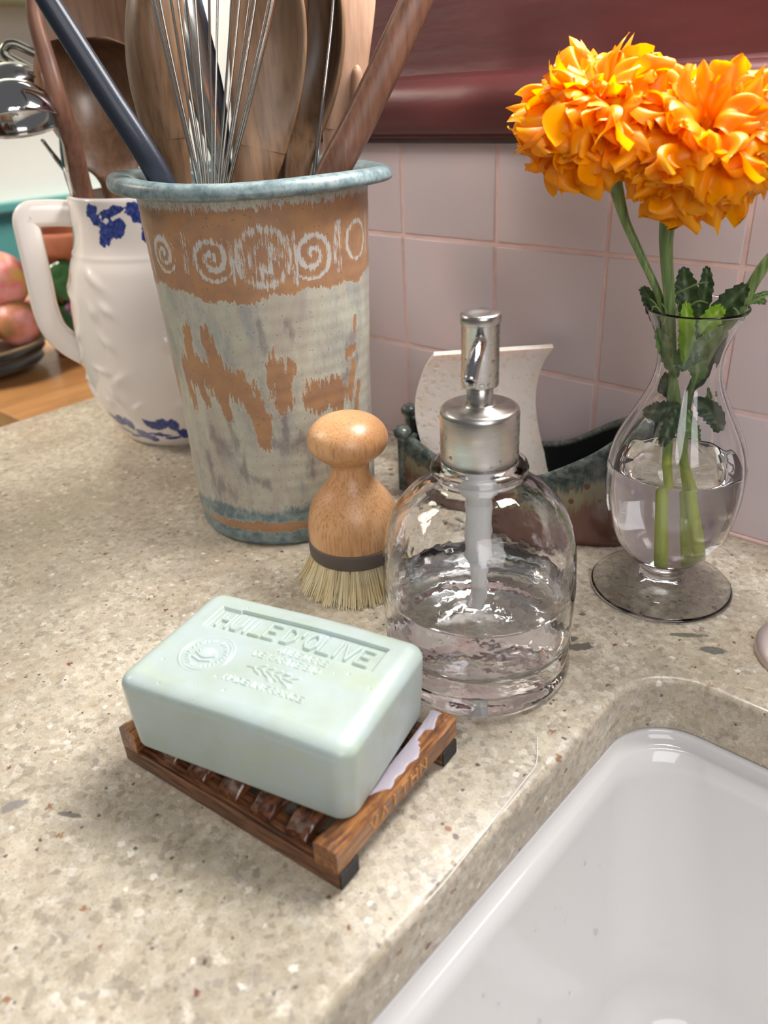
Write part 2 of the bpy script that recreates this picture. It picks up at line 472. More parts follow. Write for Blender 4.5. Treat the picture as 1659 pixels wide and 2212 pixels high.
# metals, glass
def steel(name, rgb=(200, 198, 194), rough=0.28, aniso=0.5, brush=None):
    m, nt, b = new_mat(name); g = G(nt)
    b.inputs['Base Color'].default_value = s2l(rgb); b.inputs['Metallic'].default_value = 1.0; b.inputs['Roughness'].default_value = rough
    if brush:
        v = g.mapping(g.coord(), brush)
        n = g.noise(v, 400, 3, 0.7)
        g.put(b.inputs['Roughness'], g.ramp(n, [(0.3, rough - .08), (0.7, rough + .12)]))
        g.put(b.inputs['Normal'], g.bump(n, 0.12, 0.0002))
    return m
STEEL = steel('polished_steel', (205, 205, 205), 0.10)
BRUSHED = steel('brushed_steel', (196, 192, 186), 0.26, brush=(0.05, 0.05, 1.0))
def glass(name, rgb=(255, 255, 255), ior=1.48, rough=0.0, wav=0.0, wscale=40):
    m, nt, b = new_mat(name); g = G(nt)
    b.inputs['Base Color'].default_value = s2l(rgb); b.inputs['Transmission Weight'].default_value = 1.0
    b.inputs['IOR'].default_value = ior; b.inputs['Roughness'].default_value = rough
    if wav > 0: g.put(b.inputs['Normal'], g.bump(g.noise(g.coord(), wscale, 3), wav, 0.003))
    return m
GLASS = glass('clear_glass', (255, 255, 255), 1.46, 0.0, 0.18, 55)
VGLASS = glass('thin_clear_glass', (253, 253, 253), 1.45)
WATERM = glass('water', (252, 254, 255), 1.33)
LIQUID = glass('clear_liquid_soap', (251, 252, 253), 1.35)
sink()

# ------------------------------------------------------------------ back wall: tiles on a grout bed
WX0, WX1 = -0.09, 1.25
P_T, X_A, Z_1 = 0.079, 0.0557, 0.1565
wall = box('wall_back', (WX0, WX1, -0.0012, 0.10, -0.03, 0.2190), GROUT); tag(wall, kind='structure')
tile_meshes = {}
def add_tile(x0, x1, z0, z1):
    key = (round(x1 - x0, 4), round(z1 - z0, 4))
    if key not in tile_meshes:
        bm = box_bm(0, x1 - x0, -0.0022, 0.003, 0, z1 - z0, 0.0009, 3)
        me = bpy.data.meshes.new('tile'); bm.to_mesh(me); bm.free(); me.materials.append(TILE)
        me.polygons.foreach_set('use_smooth', [True] * len(me.polygons)); tile_meshes[key] = me
    o = link('tile', tile_meshes[key], wall)
    o.location = (x0, rnd.uniform(-.0003, .0003), z0); o.rotation_euler = (rnd.uniform(-.006, .006), 0, rnd.uniform(-.006, .006))
gp = 0.0014
rows = [(0.0, Z_1 - P_T), (Z_1 - P_T, Z_1), (Z_1, 0.2185)]
xs = [WX0] + [X_A + P_T * i for i in range(-1, 16) if X_A + P_T * i > WX0 + .01 and X_A + P_T * i < WX1] + [WX1]
for (z0, z1) in rows:
    for a, b in zip(xs[:-1], xs[1:]):
        add_tile(a + gp, b - gp, z0 + (gp if z0 > 0 else 0.0022), z1 - gp * (1 if z1 < .218 else .3))
caulk = box('trim_1', (WX0, WX1, -0.0035, 0.0015, 0.0, 0.0020), GROUT, bev=.0008); tag(caulk, kind='structure')
# painted window apron: dark joint, round moulding, fascia, sill
def moulding():
    prof = [(0.002, .2195), (-.010, .2195), (-.0105, .2205)]
    prof += [(-.0105 - .012 * math.sin(PI * i / 14) ** .9, .2215 + .0320 * (1 - math.cos(PI * i / 14)) / 2) for i in range(15)]
    prof += [(-.0095, .2545), (-.0075, .2555), (-.0062, .262), (-.0060, .34), (0.0, .345), (.002, .345)]
    V = []; Fc = []; n = len(prof); K = 60
    for k in range(K + 1):
        x = WX0 - .004 + (WX1 - WX0 + .004) * k / K
        for (y, z) in prof:
            wv = noise.noise(Vector((x * 30, z * 40, 3))) * .0006
            V.append((x, y + wv, z + (noise.noise(Vector((x * 55, 1, 7))) * .0008 if .253 < z < .257 else 0)))
    for k in range(K):
        for i in range(n - 1): Fc.append((k * n + i, k * n + i + 1, (k + 1) * n + i + 1, (k + 1) * n + i))
    Fc.append(tuple(range(n))); Fc.append(tuple(range(K * n + n - 1, K * n - 1, -1)))
    o = mk('trim_2', V, Fc, RED); o.modifiers.new('s', 'EDGE_SPLIT').split_angle = math.radians(35); tag(o, kind='structure')
    o = box('trim_3', (WX0 - .004, WX1, -.0098, .001, .2165, .2196), CAULK); tag(o, kind='structure')
    o = box('window_1', (WX0 - .004, WX1, -.016, .14, .345, .362), RED, bev=.003); tag(o, kind='structure')
    for (x0, x1, z0, z1) in ((WX0 - .004, WX0 + .045, .362, 1.2), (WX1 - .05, WX1, .362, 1.2), (WX0 + .045, WX1 - .05, 1.15, 1.2)):
        box('window_frame', (x0, x1, .07, .12, z0, z1), RED, o, .003)
moulding()

# ------------------------------------------------------------------ the room beyond
WHITEWALL = plain('white_wall_paint', (240, 238, 230), 0.9, var=0.03, scale=4)
TEAL = plain('teal_paint', (92, 160, 156), 0.6, var=0.08, scale=6)
wl = box('wall_left', (-1.50, -1.40, -1.6, 2.2, -0.9, 1.6), WHITEWALL); tag(wl, kind='structure')
o = box('trim_4', (-1.40, -1.392, -1.6, 2.2, -0.9, 0.045), TEAL); tag(o, kind='structure')
o = box('trim_5', (-1.40, -1.375, -1.6, 2.2, 0.051, 0.071), TEAL, bev=.004); tag(o, kind='structure')
FLOORM = plain('floor_boards', (60, 46, 36), 0.5, var=0.3, scale=3)
fl = box('floor', (-1.5, 1.6, -1.8, 2.2, -0.93, -0.90), FLOORM); tag(fl, kind='structure')
CREAM = plain('cream_paint', (233, 226, 190), 0.6)
t = thing('wall_cabinet', 'pale cream cabinet edge high on the white wall beyond the counter', 'cabinet', (-1.40, .45, .433))
box('body', (0, .12, -.35, .35, .006, .35), CREAM, t, .002)
box('bottom_rail', (0, .125, -.352, .352, 0.0, .006), plain('greenish_cream_edge', (200, 196, 150), .6), t, .001)  # lower edge in a greener, deeper cream

TABLEW = wood('honey_table_wood', (206, 156, 100), (184, 132, 82), (150, 102, 64), axis=1, scale=9, rough=0.28, stretch=7, bump=.05, coat=.3)
tt = thing('wooden_table', 'honey coloured wooden table top beyond the end of the counter', 'table', (-0.62, -0.05, -0.02))
TY0 = ground(12, 893, -.02).y + .05
for i in range(7):
    box('plank', (-.335 + .0965 * i, -.335 + .0965 * i + .0958, TY0, .52, -.022, 0.0), TABLEW, tt, .0012)
for sx in (-.29, .29):
    for sy in (-.05, .46): box('leg', (sx - .025, sx + .025, sy - .025, sy + .025, -.88, -.022), TABLEW, tt, .003)
CABW = plain('cream_cabinet_paint', (214, 208, 196), .5)
t = thing('base_cabinet', 'painted base cabinet carrying the granite worktop', 'cabinet', (0, 0, 0))
box('side_panel', (-.24, -.22, -.58, -.02, -.90, -T), CABW, t); box('front_panel', (-.22, 1.2, -.60, -.58, -.90, -T), CABW, t)
box('back_panel', (-.22, 1.2, -.03, -.015, -.90, -T), CABW, t)

# terracotta pot with glazed leaves, plates, fruit
TERRA = plain('terracotta', (190, 118, 82), .75, var=.25, scale=25, var2=(160, 94, 66))
LEAFG = plain('green_glaze', (34, 74, 40), .12, var=.4, scale=30, coat=.6, var2=(60, 92, 50))
PURPLE = plain('purple_glaze', (128, 92, 122), .15, coat=.5)
ta = np.array([-.5, 0.0]); d_, l_ = hdir(ta); tp = ta + l_ * .038
t = thing('terracotta_pot', 'terracotta pot with glossy green leaves and purple grapes in relief', 'pot', (tp[0], tp[1], -.02))
lathe('pot_body', [(0, 0), (.050, 0), (.053, .004), (.0575, .118), (.0625, .119), (.064, .124), (.064, .140), (.062, .144), (.058, .144), (.056, .138), (.052, .02), (0, .02)], TERRA, t, 64)
def leaf_lump(pos, nrm, size, rot, mat, name='leaf', par=None):
    nrm = Vector(nrm).normalized(); q = nrm.to_track_quat('Z', 'Y'); V = []; Fc = []; n = 20; R = 5
    for i in range(R + 1):
        s = i / R
        for k in range(n):
            a = 2 * PI * k / n; rr = size * s * (1 + .22 * math.cos(5 * a + rot))
            p = Vector((rr * math.cos(a + rot), rr * math.sin(a + rot), size * .28 * (1 - s * s) + .05 * size * math.cos(10 * a) * s))
            V.append(Vector(pos) + q @ p)
    for i in range(R):
        for k in range(n): Fc.append((i * n + k, i * n + (k + 1) % n, (i + 1) * n + (k + 1) % n, (i + 1) * n + k))
    return mk(name, V, Fc, mat, par)
ph0 = math.atan2(CAM[1] - tp[1], CAM[0] - tp[0])
for (da, z, s) in [(-.15, .085, .030), (.45, .095, .027), (-.75, .085, .030), (-1.25, .075, .028), (.15, .055, .026), (-1.6, .098, .026), (1.1, .07, .03), (-.5, .045, .022)]:
    a = ph0 + da; r = .0575
    leaf_lump((r * math.cos(a), r * math.sin(a), z + .01), (math.cos(a), math.sin(a), .25), s, da * 3, LEAFG, 'leaf', t)
gV, gF = lathe_data([(0, -.006)] + [(.006 * math.cos(b_), .006 * math.sin(b_)) for b_ in (-1, -.5, 0, .5, 1)] + [(0, .006)], 10)
gme = bpy.data.meshes.new('grape'); gme.from_pydata(gV, [], gF); gme.materials.append(PURPLE); gme.polygons.foreach_set('use_smooth', [True] * len(gme.polygons))
for i in range(22):
    a = ph0 - .35 - .55 * rnd.random() + (.9 if i % 3 == 0 else 0); z = .022 + .045 * rnd.random()
    o = link('grape', gme, t); o.location = (.058 * math.cos(a), .058 * math.sin(a), z)
fp = np.array([-.5, -.07]); d_, l_ = hdir(fp); pc = fp + l_ * -.034
PLATE = plain('stoneware_plate', (150, 134, 112), .3, var=.2, scale=30)
PLATED = plain('dark_stoneware', (84, 70, 56), .35, var=.2, scale=30)
for i, (z, r, lab, mm) in enumerate([(-.02, .070, 'dark brown plate at the bottom of the plate stack', PLATED), (-.008, .074, 'dark plate in the middle of the plate stack', PLATED), (.004, .082, 'tan plate on top of the stack, under the fruit', PLATE)]):
    o = lathe('plate', [(0, .001), (r * .55, 0), (r * .6, .001), (r * .97, .009), (r, .0115), (r * .985, .0125), (r * .6, .004), (0, .003)], mm, None, 64)
    o.location = (pc[0], pc[1], z); tag(o, lab, 'plate', 'plates stacked on the wooden table')
def fruit_mat(name, a, b_, c):
    m, nt, b = new_mat(name); g = G(nt); v = g.coord()
    n = g.noise(v, 28, 3)
    col = g.mix(g.ramp(n, [(0.38, 0.0), (0.55, 1.0)]), s2l(a), s2l(b_)); col = g.mix(g.ramp(g.noise(v, 45, 2), [(0.5, 0.0), (0.65, .8)]), col, s2l(c))
    g.put(b.inputs['Base Color'], col); b.inputs['Roughness'].default_value = .45; return m
FR1 = fruit_mat('peach_skin', (222, 178, 92), (226, 128, 128), (236, 170, 168)); FR2 = fruit_mat('brown_peach_skin', (156, 112, 70), (196, 120, 96), (214, 150, 150))
def fruit(px, py, back, r, z, mat, lab):
    d_, l_ = hdir(fp); p = at(px, py, fp, back)
    V, Fc = lathe_data([(0, .80 * r)] + [(r * math.sin(a_), r * math.cos(a_) * (1 - .18 * math.exp(-(a_ / .35) ** 2))) for a_ in np.linspace(.12, PI - .1, 22)] + [(0, -.93 * r)], 40, rad=lambda a_, zz: -.0016 * math.exp(-(math.sin((a_ - 1) / 2) / .12) ** 2))
    t = thing('peach', lab, 'fruit', (p.x, p.y, z), 0, 'fruit piled on the plate')
    o = mk('flesh', V, Fc, mat, t); o.rotation_euler = (.3, .4, px * .1)
    tube('stem', [Vector((0, 0, .72 * r)), Vector((.001, 0, .86 * r)), Vector((.003, .001, .98 * r))], .0012, TERRA, t, 6, False)
fruit(36, 690, -.02, .026, .034, FR2, 'brownish peach resting low on the plate')
fruit(2, 620, 0.0, .032, .078, FR1, 'pink and yellow peach on top of the pile')
fruit(-60, 690, -.01, .028, .037, FR1, 'blushed peach on the left of the plate')
fruit(-15, 655, .045, .026, .034, FR2, 'brownish peach at the back of the plate')
fruit(62, 672, .035, .019, .028, fruit_mat('pink_peach_skin', (226, 150, 140), (214, 110, 130), (236, 190, 190)), 'small pink peach by the plate rim')

# ------------------------------------------------------------------ glazed utensil crock
POT = np.array([0.0616, -0.1370])
def seg_d(U, Z, pts):
    """distance of the points (U,Z) to a polyline"""
    D = np.full(U.shape, 9.0)
    for (a, b) in zip(pts[:-1], pts[1:]):
        a = np.array(a); b = np.array(b); ab = b - a; L2 = max(ab @ ab, 1e-12)
        t = np.clip(((U - a[0]) * ab[0] + (Z - a[1]) * ab[1]) / L2, 0, 1)
        D = np.minimum(D, np.hypot(U - a[0] - t * ab[0], Z - a[1] - t * ab[1]))
    return D
def crock_mat():
    m, nt, b = new_mat('drip_glazed_stoneware'); g = G(nt); v = g.coord()
    st = g.mapping(v, (1, 1, .16))
    streak = g.noise(st, 420, 4, .75)
    soft = g.noise(v, 55, 4, .6)
    fine = g.noise(v, 700, 3, .7)
    glaze = g.mix(g.ramp(soft, [(.35, 0.0), (.65, 1.0)]), s2l((190, 190, 172)), s2l((178, 172, 158)))
    glaze = g.mix(g.ramp(g.noise(g.mapping(v, (1, 1, .4)), 75, 5, .72), [(.46, 0.0), (.64, .75)]), glaze, s2l((148, 150, 150)))
    glaze = g.mix(g.ramp(g.noise(g.mapping(v, (1, 1, .35), (4, 4, 4)), 48, 5, .72), [(.50, 0.0), (.68, .6)]), glaze, s2l((170, 154, 142)))
    glaze = g.mix(g.ramp(fine, [(.58, 0.0), (.72, .45)]), glaze, s2l((136, 132, 120)))
    tan = g.mix(g.ramp(g.noise(v, 90, 3), [(.35, 0.0), (.7, 1.0)]), s2l((174, 132, 94)), s2l((154, 118, 94)))
    dk = g.math('ADD', g.attr('dark'), g.math('MULTIPLY', g.math('SUBTRACT', g.noise(g.mapping(v, (1, 1, .3)), 130, 5, .75), .5), 2.2))
    glaze = g.mix(g.ramp(dk, [(.30, 0.0), (.75, .70)]), glaze, s2l((122, 114, 116)))
    bl = g.math('ADD', g.attr('blue'), g.math('MULTIPLY', g.math('SUBTRACT', streak, .5), 1.2))
    glaze = g.mix(g.ramp(bl, [(.3, 0.0), (.6, 1.0)]), glaze, g.mix(g.ramp(g.noise(v, 160, 4, .7), [(.4, 0.0), (.62, 1.0)]), s2l((132, 148, 148)), s2l((92, 110, 114))))
    e = g.math('ADD', g.attr('tan'), g.math('MULTIPLY', g.math('SUBTRACT', streak, .5), 2.3))
    e = g.math('ADD', e, g.math('MULTIPLY', g.math('SUBTRACT', fine, .5), .35))
    msk = g.ramp(e, [(.47, 0.0), (.53, 1.0)])
    edge = g.ramp(e, [(.36, 0.0), (.46, .5), (.52, 0.0)])
    col = g.mix(msk, glaze, tan)
    col = g.mix(edge, col, s2l((206, 208, 196)))
    streak2 = g.noise(g.mapping(v, (1, 1, .10), (2, 1, 5)), 620, 4, .8)
    pale = g.math('ADD', g.attr('pale'), g.math('MULTIPLY', g.math('SUBTRACT', streak2, .5), 2.6))
    col = g.mix(g.ramp(pale, [(.48, 0.0), (.56, .85)]), col, s2l((196, 196, 192)))
    sp = g.n('ShaderNodeTexVoronoi'); g.put(sp.inputs['Vector'], v); sp.inputs['Scale'].default_value = 260
    col = g.mix(g.math('MULTIPLY', g.math('LESS_THAN', sp.outputs['Distance'], .14), .35), col, s2l((80, 66, 54)))
    g.put(b.inputs['Base Color'], col); b.inputs['Roughness'].default_value = .36
    b.inputs['Specular IOR Level'].default_value = .45
    h = g.math('MULTIPLY', msk, -1.0)
    g.put(b.inputs['Normal'], g.bump(g.math('ADD', h, g.math('MULTIPLY', g.noise(g.mapping(v, (.2, .2, 1)), 160, 3), .25)), .22, .0006))
    return m
def crock():
    t = thing('utensil_crock', 'tall drip-glazed stoneware crock with spiral band and flared blue lip', 'crock', (POT[0], POT[1], 0))
    body = [(0, .001), (.050, .0), (.0545, .0), (.0570, .0012), (.0583, .004), (.0585, .0075), (.0580, .010), (.0592, .013), (.0597, .03)]
    outer = smooth_prof([(.0597, .03), (.0602, .08), (.0618, .12), (.0635, .16), (.0648, .19), (.0650, .199)], 10)[1:]
    lip = smooth_prof([(.0650, .199), (.0662, .2035), (.0700, .2058), (.0745, .2052), (.0785, .2060), (.0797, .2088), (.0780, .2122), (.0735, .2135), (.0680, .2125), (.0630, .2090), (.0600, .2030)], 6)[1:]
    inner = [(.0592, .19), (.0575, .12), (.0545, .02), (.050, .012), (0, .011)]
    dense = []
    prof = body + outer
    for (a, b_) in zip(prof[3:-1], prof[4:]):
        n = max(1, int(abs(b_[1] - a[1]) / .0009))
        dense += [(a[0] + (b_[0] - a[0]) * i / n, a[1] + (b_[1] - a[1]) * i / n) for i in range(n)]
    prof = body[:3] + dense + [prof[-1]] + lip + inner
    n = 460
    ph = math.atan2(CAM[1] - POT[1], CAM[0] - POT[0])
    V, Fc = lathe_data(prof, n)
    A = np.array(V); th = np.arctan2(A[:, 1], A[:, 0]); r = np.hypot(A[:, 0], A[:, 1])
    rel = (th - ph + PI) % (2 * PI) - PI; Z = A[:, 2]; U = rel * .0625
    # hand-thrown unevenness
    wob = 1 + .006 * np.cos(2 * th + 1) + .004 * np.sin(3 * th)
    lipm = np.clip((Z - .199) / .01, 0, 1)
    A[:, 0] *= wob; A[:, 1] *= wob; A[:, 2] += lipm * (.0016 * np.cos(th - ph + 1.9) + .0009 * np.cos(3 * th))
    A[:, 0] += .00006 * np.sin(Z * 800) * np.cos(th); A[:, 1] += .00006 * np.sin(Z * 800) * np.sin(th)
    tan = np.zeros(len(A)); dark = np.zeros(len(A)); blue = np.zeros(len(A)); pale = np.zeros(len(A))
    low = .1565 - .0022 * np.cos(rel * 2.2) + .0022 * np.sin(rel * 5) + .001 * np.sin(rel * 17 + 1)
    hi = .2000 + .0008 * np.sin(rel * 9)
    tan = np.maximum(tan, np.clip(.5 + (Z - low) / .006, 0, 1) * np.clip(.5 + (hi - Z) / .007, 0, 1) * 1.25)
    for (tc, zc, rr, k) in [(-.93, .1770, .0095, 1), (-.406, .1755, .0110, 1), (.014, .1750, .0150, 2), (.428, .1740, .0120, -1), (.962, .1765, .0095, 0), (-1.5, .176, .011, 1), (1.5, .176, .011, 1), (-2.1, .176, .012, 1), (2.1, .176, .012, 1), (2.7, .176, .012, 1)]:
        du = (U - tc * .0625); dz = (Z - zc); rho = np.hypot(du, dz * .95); phi = np.arctan2(dz, du * (1 if k >= 0 else -1))
        if k == 2:
            on = np.exp(-((rho - rr * .92) / .0026) ** 2) * .74 + np.exp(-((rho - rr * .42) / .0042) ** 2) * .66
        elif k == 0:
            on = np.exp(-((rho - rr) / .0015) ** 2) * .9
        else:
            pit = rr / 1.9; s = (rho / pit - (phi + 1.2) / (2 * PI)) % 1.0; s = np.minimum(s, 1 - s) * pit
            on = np.exp(-(s / .0019) ** 2) * (rho < rr * 1.08)
        pale = np.maximum(pale, on * .80)
    for (tc, z0, z1) in [(-.246, .165, .184), (.262, .161, .186), (-.66, .168, .188), (.70, .163, .188), (1.18, .166, .188), (.66, .168, .185), (-1.2, .165, .186)]:
        D = seg_d(U, Z, [(tc * .0625, z0), (tc * .0625 + .0006, z1)]); pale = np.maximum(pale, .58 * np.exp(-(D / .0022) ** 2))
    pale = np.maximum(pale, .52 * np.exp(-((Z - .2010) / .0035) ** 2))
    SEG = [([(-.809, .1349), (-.845, .1198)], .0045), ([(-.598, .1321), (-.523, .1179)], .0055), ([(-.957, .111), (-.80, .112), (-.504, .1105), (-.277, .1013), (-.16, .0834)], .0075),
           ([(-.963, .1065), (-.931, .0934)], .0045), ([(-.84, .124), (-.70, .112)], .005), ([(-.778, .1042), (-.724, .0958)], .0045), ([(-.568, .1015), (-.504, .0886)], .0042), ([(-.25, .099), (-.19, .083), (-.16, .075)], .0065),
           ([(.028, .1120), (.047, .0967)], .0080), ([(-.034, .1155), (-.034, .107)], .0035), ([(.143, .1143), (.093, .104)], .0040), ([(.321, .095), (.622, .0937)], .0075),
           ([(.837, .1055), (.781, .0907)], .0050), ([(.657, .0862), (.625, .0811)], .0035), ([(.925, .0913), (.866, .0785)], .0035), ([(.906, .1338), (.878, .1278)], .0025), ([(.874, .117), (.754, .1147)], .0030),
           ([(-1.5, .12), (-1.3, .10)], .008), ([(1.4, .11), (1.6, .09)], .01), ([(2.2, .12), (2.6, .09)], .012), ([(-2.2, .11), (-2.5, .08)], .012)]
    for pts, rad in SEG:
        D = seg_d(U, Z * .5, [(a * .0625, z * .5) for a, z in pts]); tan = np.maximum(tan, np.clip(1.12 - .68 * D / (rad * .72), 0, 1.12))
    tan = np.maximum(tan, 1.1 * np.clip(1.15 - np.abs(Z - .0145) / .0052, 0, 1) * (.72 + .35 * np.cos(rel * 3 + .8)))
    DSEG = [([(-.738, .074), (-.583, .0662)], .0065), ([(-.854, .0556), (-.815, .0364)], .0060), ([(-.75, .041), (-.6, .036)], .0045), ([(-.399, .0614), (-.41, .0482)], .0048), ([(.031, .0969), (.045, .0700)], .0042), ([(-.082, .1413), (-.056, .1301)], .0045),
            ([(.152, .1389), (.178, .1347)], .004), ([(.284, .0588), (.255, .048)], .004), ([(-.52, .088), (-.45, .070)], .004), ([(-.1, .072), (0, .066), (.2, .07)], .004), ([(-.45, .052), (-.2, .044)], .003), ([(.9, .125), (.75, .12)], .004), ([(.7, .10), (.9, .11)], .004)]
    for pts, rad in DSEG:
        D = seg_d(U, Z * .45, [(a * .0625, z * .45) for a, z in pts]); dark = np.maximum(dark, np.clip(.80 - .40 * D / (rad * .6), 0, 1))
    blue = np.clip(.5 + (.0260 - Z + .0015 * np.sin(rel * 6)) / .012, 0, .8)
    blue = np.maximum(blue, np.clip(.5 + (Z - .2035) / .003, 0, 1))
    body_o = mk('body', A, Fc, crock_mat(), t, True, dict(tan=tan, dark=dark, blue=blue, pale=pale))
crock()

# ------------------------------------------------------------------ white jug with blue flowers
JUG = np.array([-.1253, -.0855])
def jug():
    t = thing('jug', 'white glazed jug with blue floral sprays and a square handle', 'jug', (JUG[0], JUG[1], 0))
    m, nt, b = new_mat('white_jug_glaze'); g = G(nt); v = g.coord()
    e = g.math('ADD', g.attr('flower'), g.math('MULTIPLY', g.math('SUBTRACT', g.noise(v, 420, 3, .7), .5), .55))
    ink = g.mix(g.ramp(g.noise(v, 380, 3), [(.4, 0.0), (.65, 1.0)]), s2l((34, 50, 120)), s2l((72, 88, 160)))
    col = g.mix(g.ramp(e, [(.48, 0.0), (.55, 1.0)]), s2l((240, 230, 222)), ink)
    g.put(b.inputs['Base Color'], col); b.inputs['Roughness'].default_value = .16; b.inputs['Coat Weight'].default_value = .5
    prof = [(0, .002), (.045, 0), (.0515, 0), (.0545, .003)] + smooth_prof([(.0545, .003), (.0590, .010), (.0690, .03), (.0745, .055), (.0762, .085), (.0745, .115), (.0700, .138), (.0650, .150), (.0622, .160), (.0608, .176), (.0606, .186)], 9)[1:]
    prof += [(.0603, .189), (.0590, .1905), (.0570, .1900), (.0562, .187), (.0565, .16), (.0600, .145), (.0700, .11), (.0710, .08), (.064, .03), (.048, .008), (0, .007)]
    n = 300
    ph = math.atan2(CAM[1] - JUG[1], CAM[0] - JUG[0])
    # add rows for the painted bands
    dense = [prof[0]]
    for (a, b_) in zip(prof[:-1], prof[1:]):
        k = max(1, int(math.hypot(b_[0] - a[0], b_[1] - a[1]) / .0014))
        dense += [(a[0] + (b_[0] - a[0]) * i / k, a[1] + (b_[1] - a[1]) * i / k) for i in range(1, k + 1)]
    V, Fc = lathe_data(dense, n); A = np.array(V); th = np.arctan2(A[:, 1], A[:, 0]); rel = (th - ph + PI) % (2 * PI) - PI
    Z = A[:, 2]; R = np.hypot(A[:, 0], A[:, 1]); U = rel * .065
    fl = np.zeros(len(A)); ext = R > np.interp(Z, [.0, .01, .03, .085, .15, .19], [.050, .052, .066, .0735, .0625, .0580])
    def ell(cu, cz, a, b_, rot):
        du, dz = U - cu, Z - cz; x = du * math.cos(rot) + dz * math.sin(rot); y = -du * math.sin(rot) + dz * math.cos(rot)
        return np.clip(1.0 - .5 * (np.abs(x / a) ** 1.35 + np.abs(y / b_) ** 1.35), 0, 1)
    def spray(tc, z, s, flip=1):
        nonlocal fl
        c = tc * .065
        parts = [(-.010, .006, .0055, .0042, .4), (-.008, .001, .005, .0035, -.6), (.002, .004, .009, .0028, .25), (.009, .0065, .006, .0028, .2), (.004, -.004, .0062, .0045, -.9), (-.001, -.007, .0070, .0042, -1.3), (.009, -.006, .0058, .0038, .5), (.011, -.001, .004, .0028, -.3), (-.004, -.012, .0035, .0028, -1.2)]
        for (du, dz, a, b_, r_) in parts:
            fl = np.maximum(fl, ell(c + du * s * flip, z + dz * s, a * s * 1.16, b_ * s * 1.16, r_ * flip))
        for (du, dz, rr) in [(.0012, .0005, .0018), (-.003, .0028, .0012)]:
            D = np.hypot(U - c - du * s * flip, Z - z - dz * s); fl *= np.clip(D / (rr * s) - .2, 0, 1)
    def low_spray(tc, z, s, flip=1):
        nonlocal fl
        c = tc * .065
        for (du, dz, a, b_, r_) in [(-.010, .004, .0060, .0028, -.7), (-.004, .005, .0045, .0036, -.2), (.001, .0035, .0034, .0045, .1), (-.008, -.003, .0085, .0013, -.15), (.006, -.003, .0050, .0036, -.7), (.011, -.006, .0042, .0026, -.3), (-.001, -.0055, .006, .0010, .1)]:
            fl = np.maximum(fl, ell(c + du * s * flip, z + dz * s, a * s, b_ * s, r_ * flip))
    for k in range(6):
        spray(-.60 + k * 1.05 if k < 2 else -.60 + .45 + (k) * .98, .1755, 1.12, 1)
    spray(-.07, .1770, 1.08)
    for tc in (-.80, -.22, .40, 1.1, 1.8, 2.5, -1.5, -2.2): low_spray(tc, .0185, 1.5)
    fl *= ext
    # moulded relief
    rel_h = np.zeros(len(A))
    for i in range(34):
        cu = rnd.uniform(-.11, .11); cz = rnd.uniform(.04, .14); a = rnd.uniform(.004, .011); b_ = rnd.uniform(.002, .004); ro = rnd.uniform(-1.2, 1.2)
        du, dz = U - cu, Z - cz; x = du * math.cos(ro) + dz * math.sin(ro); y = -du * math.sin(ro) + dz * math.cos(ro)
        rel_h = np.maximum(rel_h, np.exp(-(x / a) ** 2 - (y / b_) ** 2))
    hgt = rel_h * .0019 * ext + .0005 * np.exp(-((Z - .150) / .0016) ** 2) * ext
    s = 1 + hgt / np.maximum(R, .01); A[:, 0] *= s; A[:, 1] *= s
    mk('body', A, Fc, m, t, True, dict(flower=fl))
    # square handle with a rounded lower bend, pointing to the left in the picture
    d_, l_ = hdir(JUG); L = Vector((-l_[0], -l_[1], 0)); 
    base = JUG
    P = [at(165, 462, base), at(120, 460, base), at(72, 462, base), at(60, 468, base), at(58, 485, base), at(70, 540, base), at(85, 605, base), at(98, 665, base), at(118, 712, base), at(150, 742, base), at(190, 765, base)]
    pts = interp([tuple(p) for p in P], 5)
    wd = [.0095] * len(pts); th_ = [.0085 if i < 14 else .0075 for i in range(len(pts))]
    V, Fc = sweep_data([Vector(p) for p in pts], wd, [.0080] * len(pts), Vector((-l_[1], l_[0], 0)) if False else Vector((l_[0], l_[1], 0)).cross(Vector((0, 0, 1))), 20, None, .55)
    fl2 = []
    for p in V:
        fl2.append(0.0)
    mk('handle', V, Fc, m, t, True, dict(flower=fl2), True)
    # little painted mark on the flat of the handle
    a = at(75, 441, base); b2 = at(122, 436, base)
    V = []; Fc = []
    for i in range(9):
        s_ = i / 8; p = a.lerp(b2, s_); h = .0012 + .0008 * math.sin(i * 2.1)
        V += [p + Vector((0, 0, h * .3)) + Vector((0, 0, .0008)), p + Vector((d_[0] * .004 + .001 * math.sin(i), d_[1] * .004, .0010))]
    for i in range(8): Fc.append((2 * i, 2 * i + 2, 2 * i + 3, 2 * i + 1))
    return t
jug()

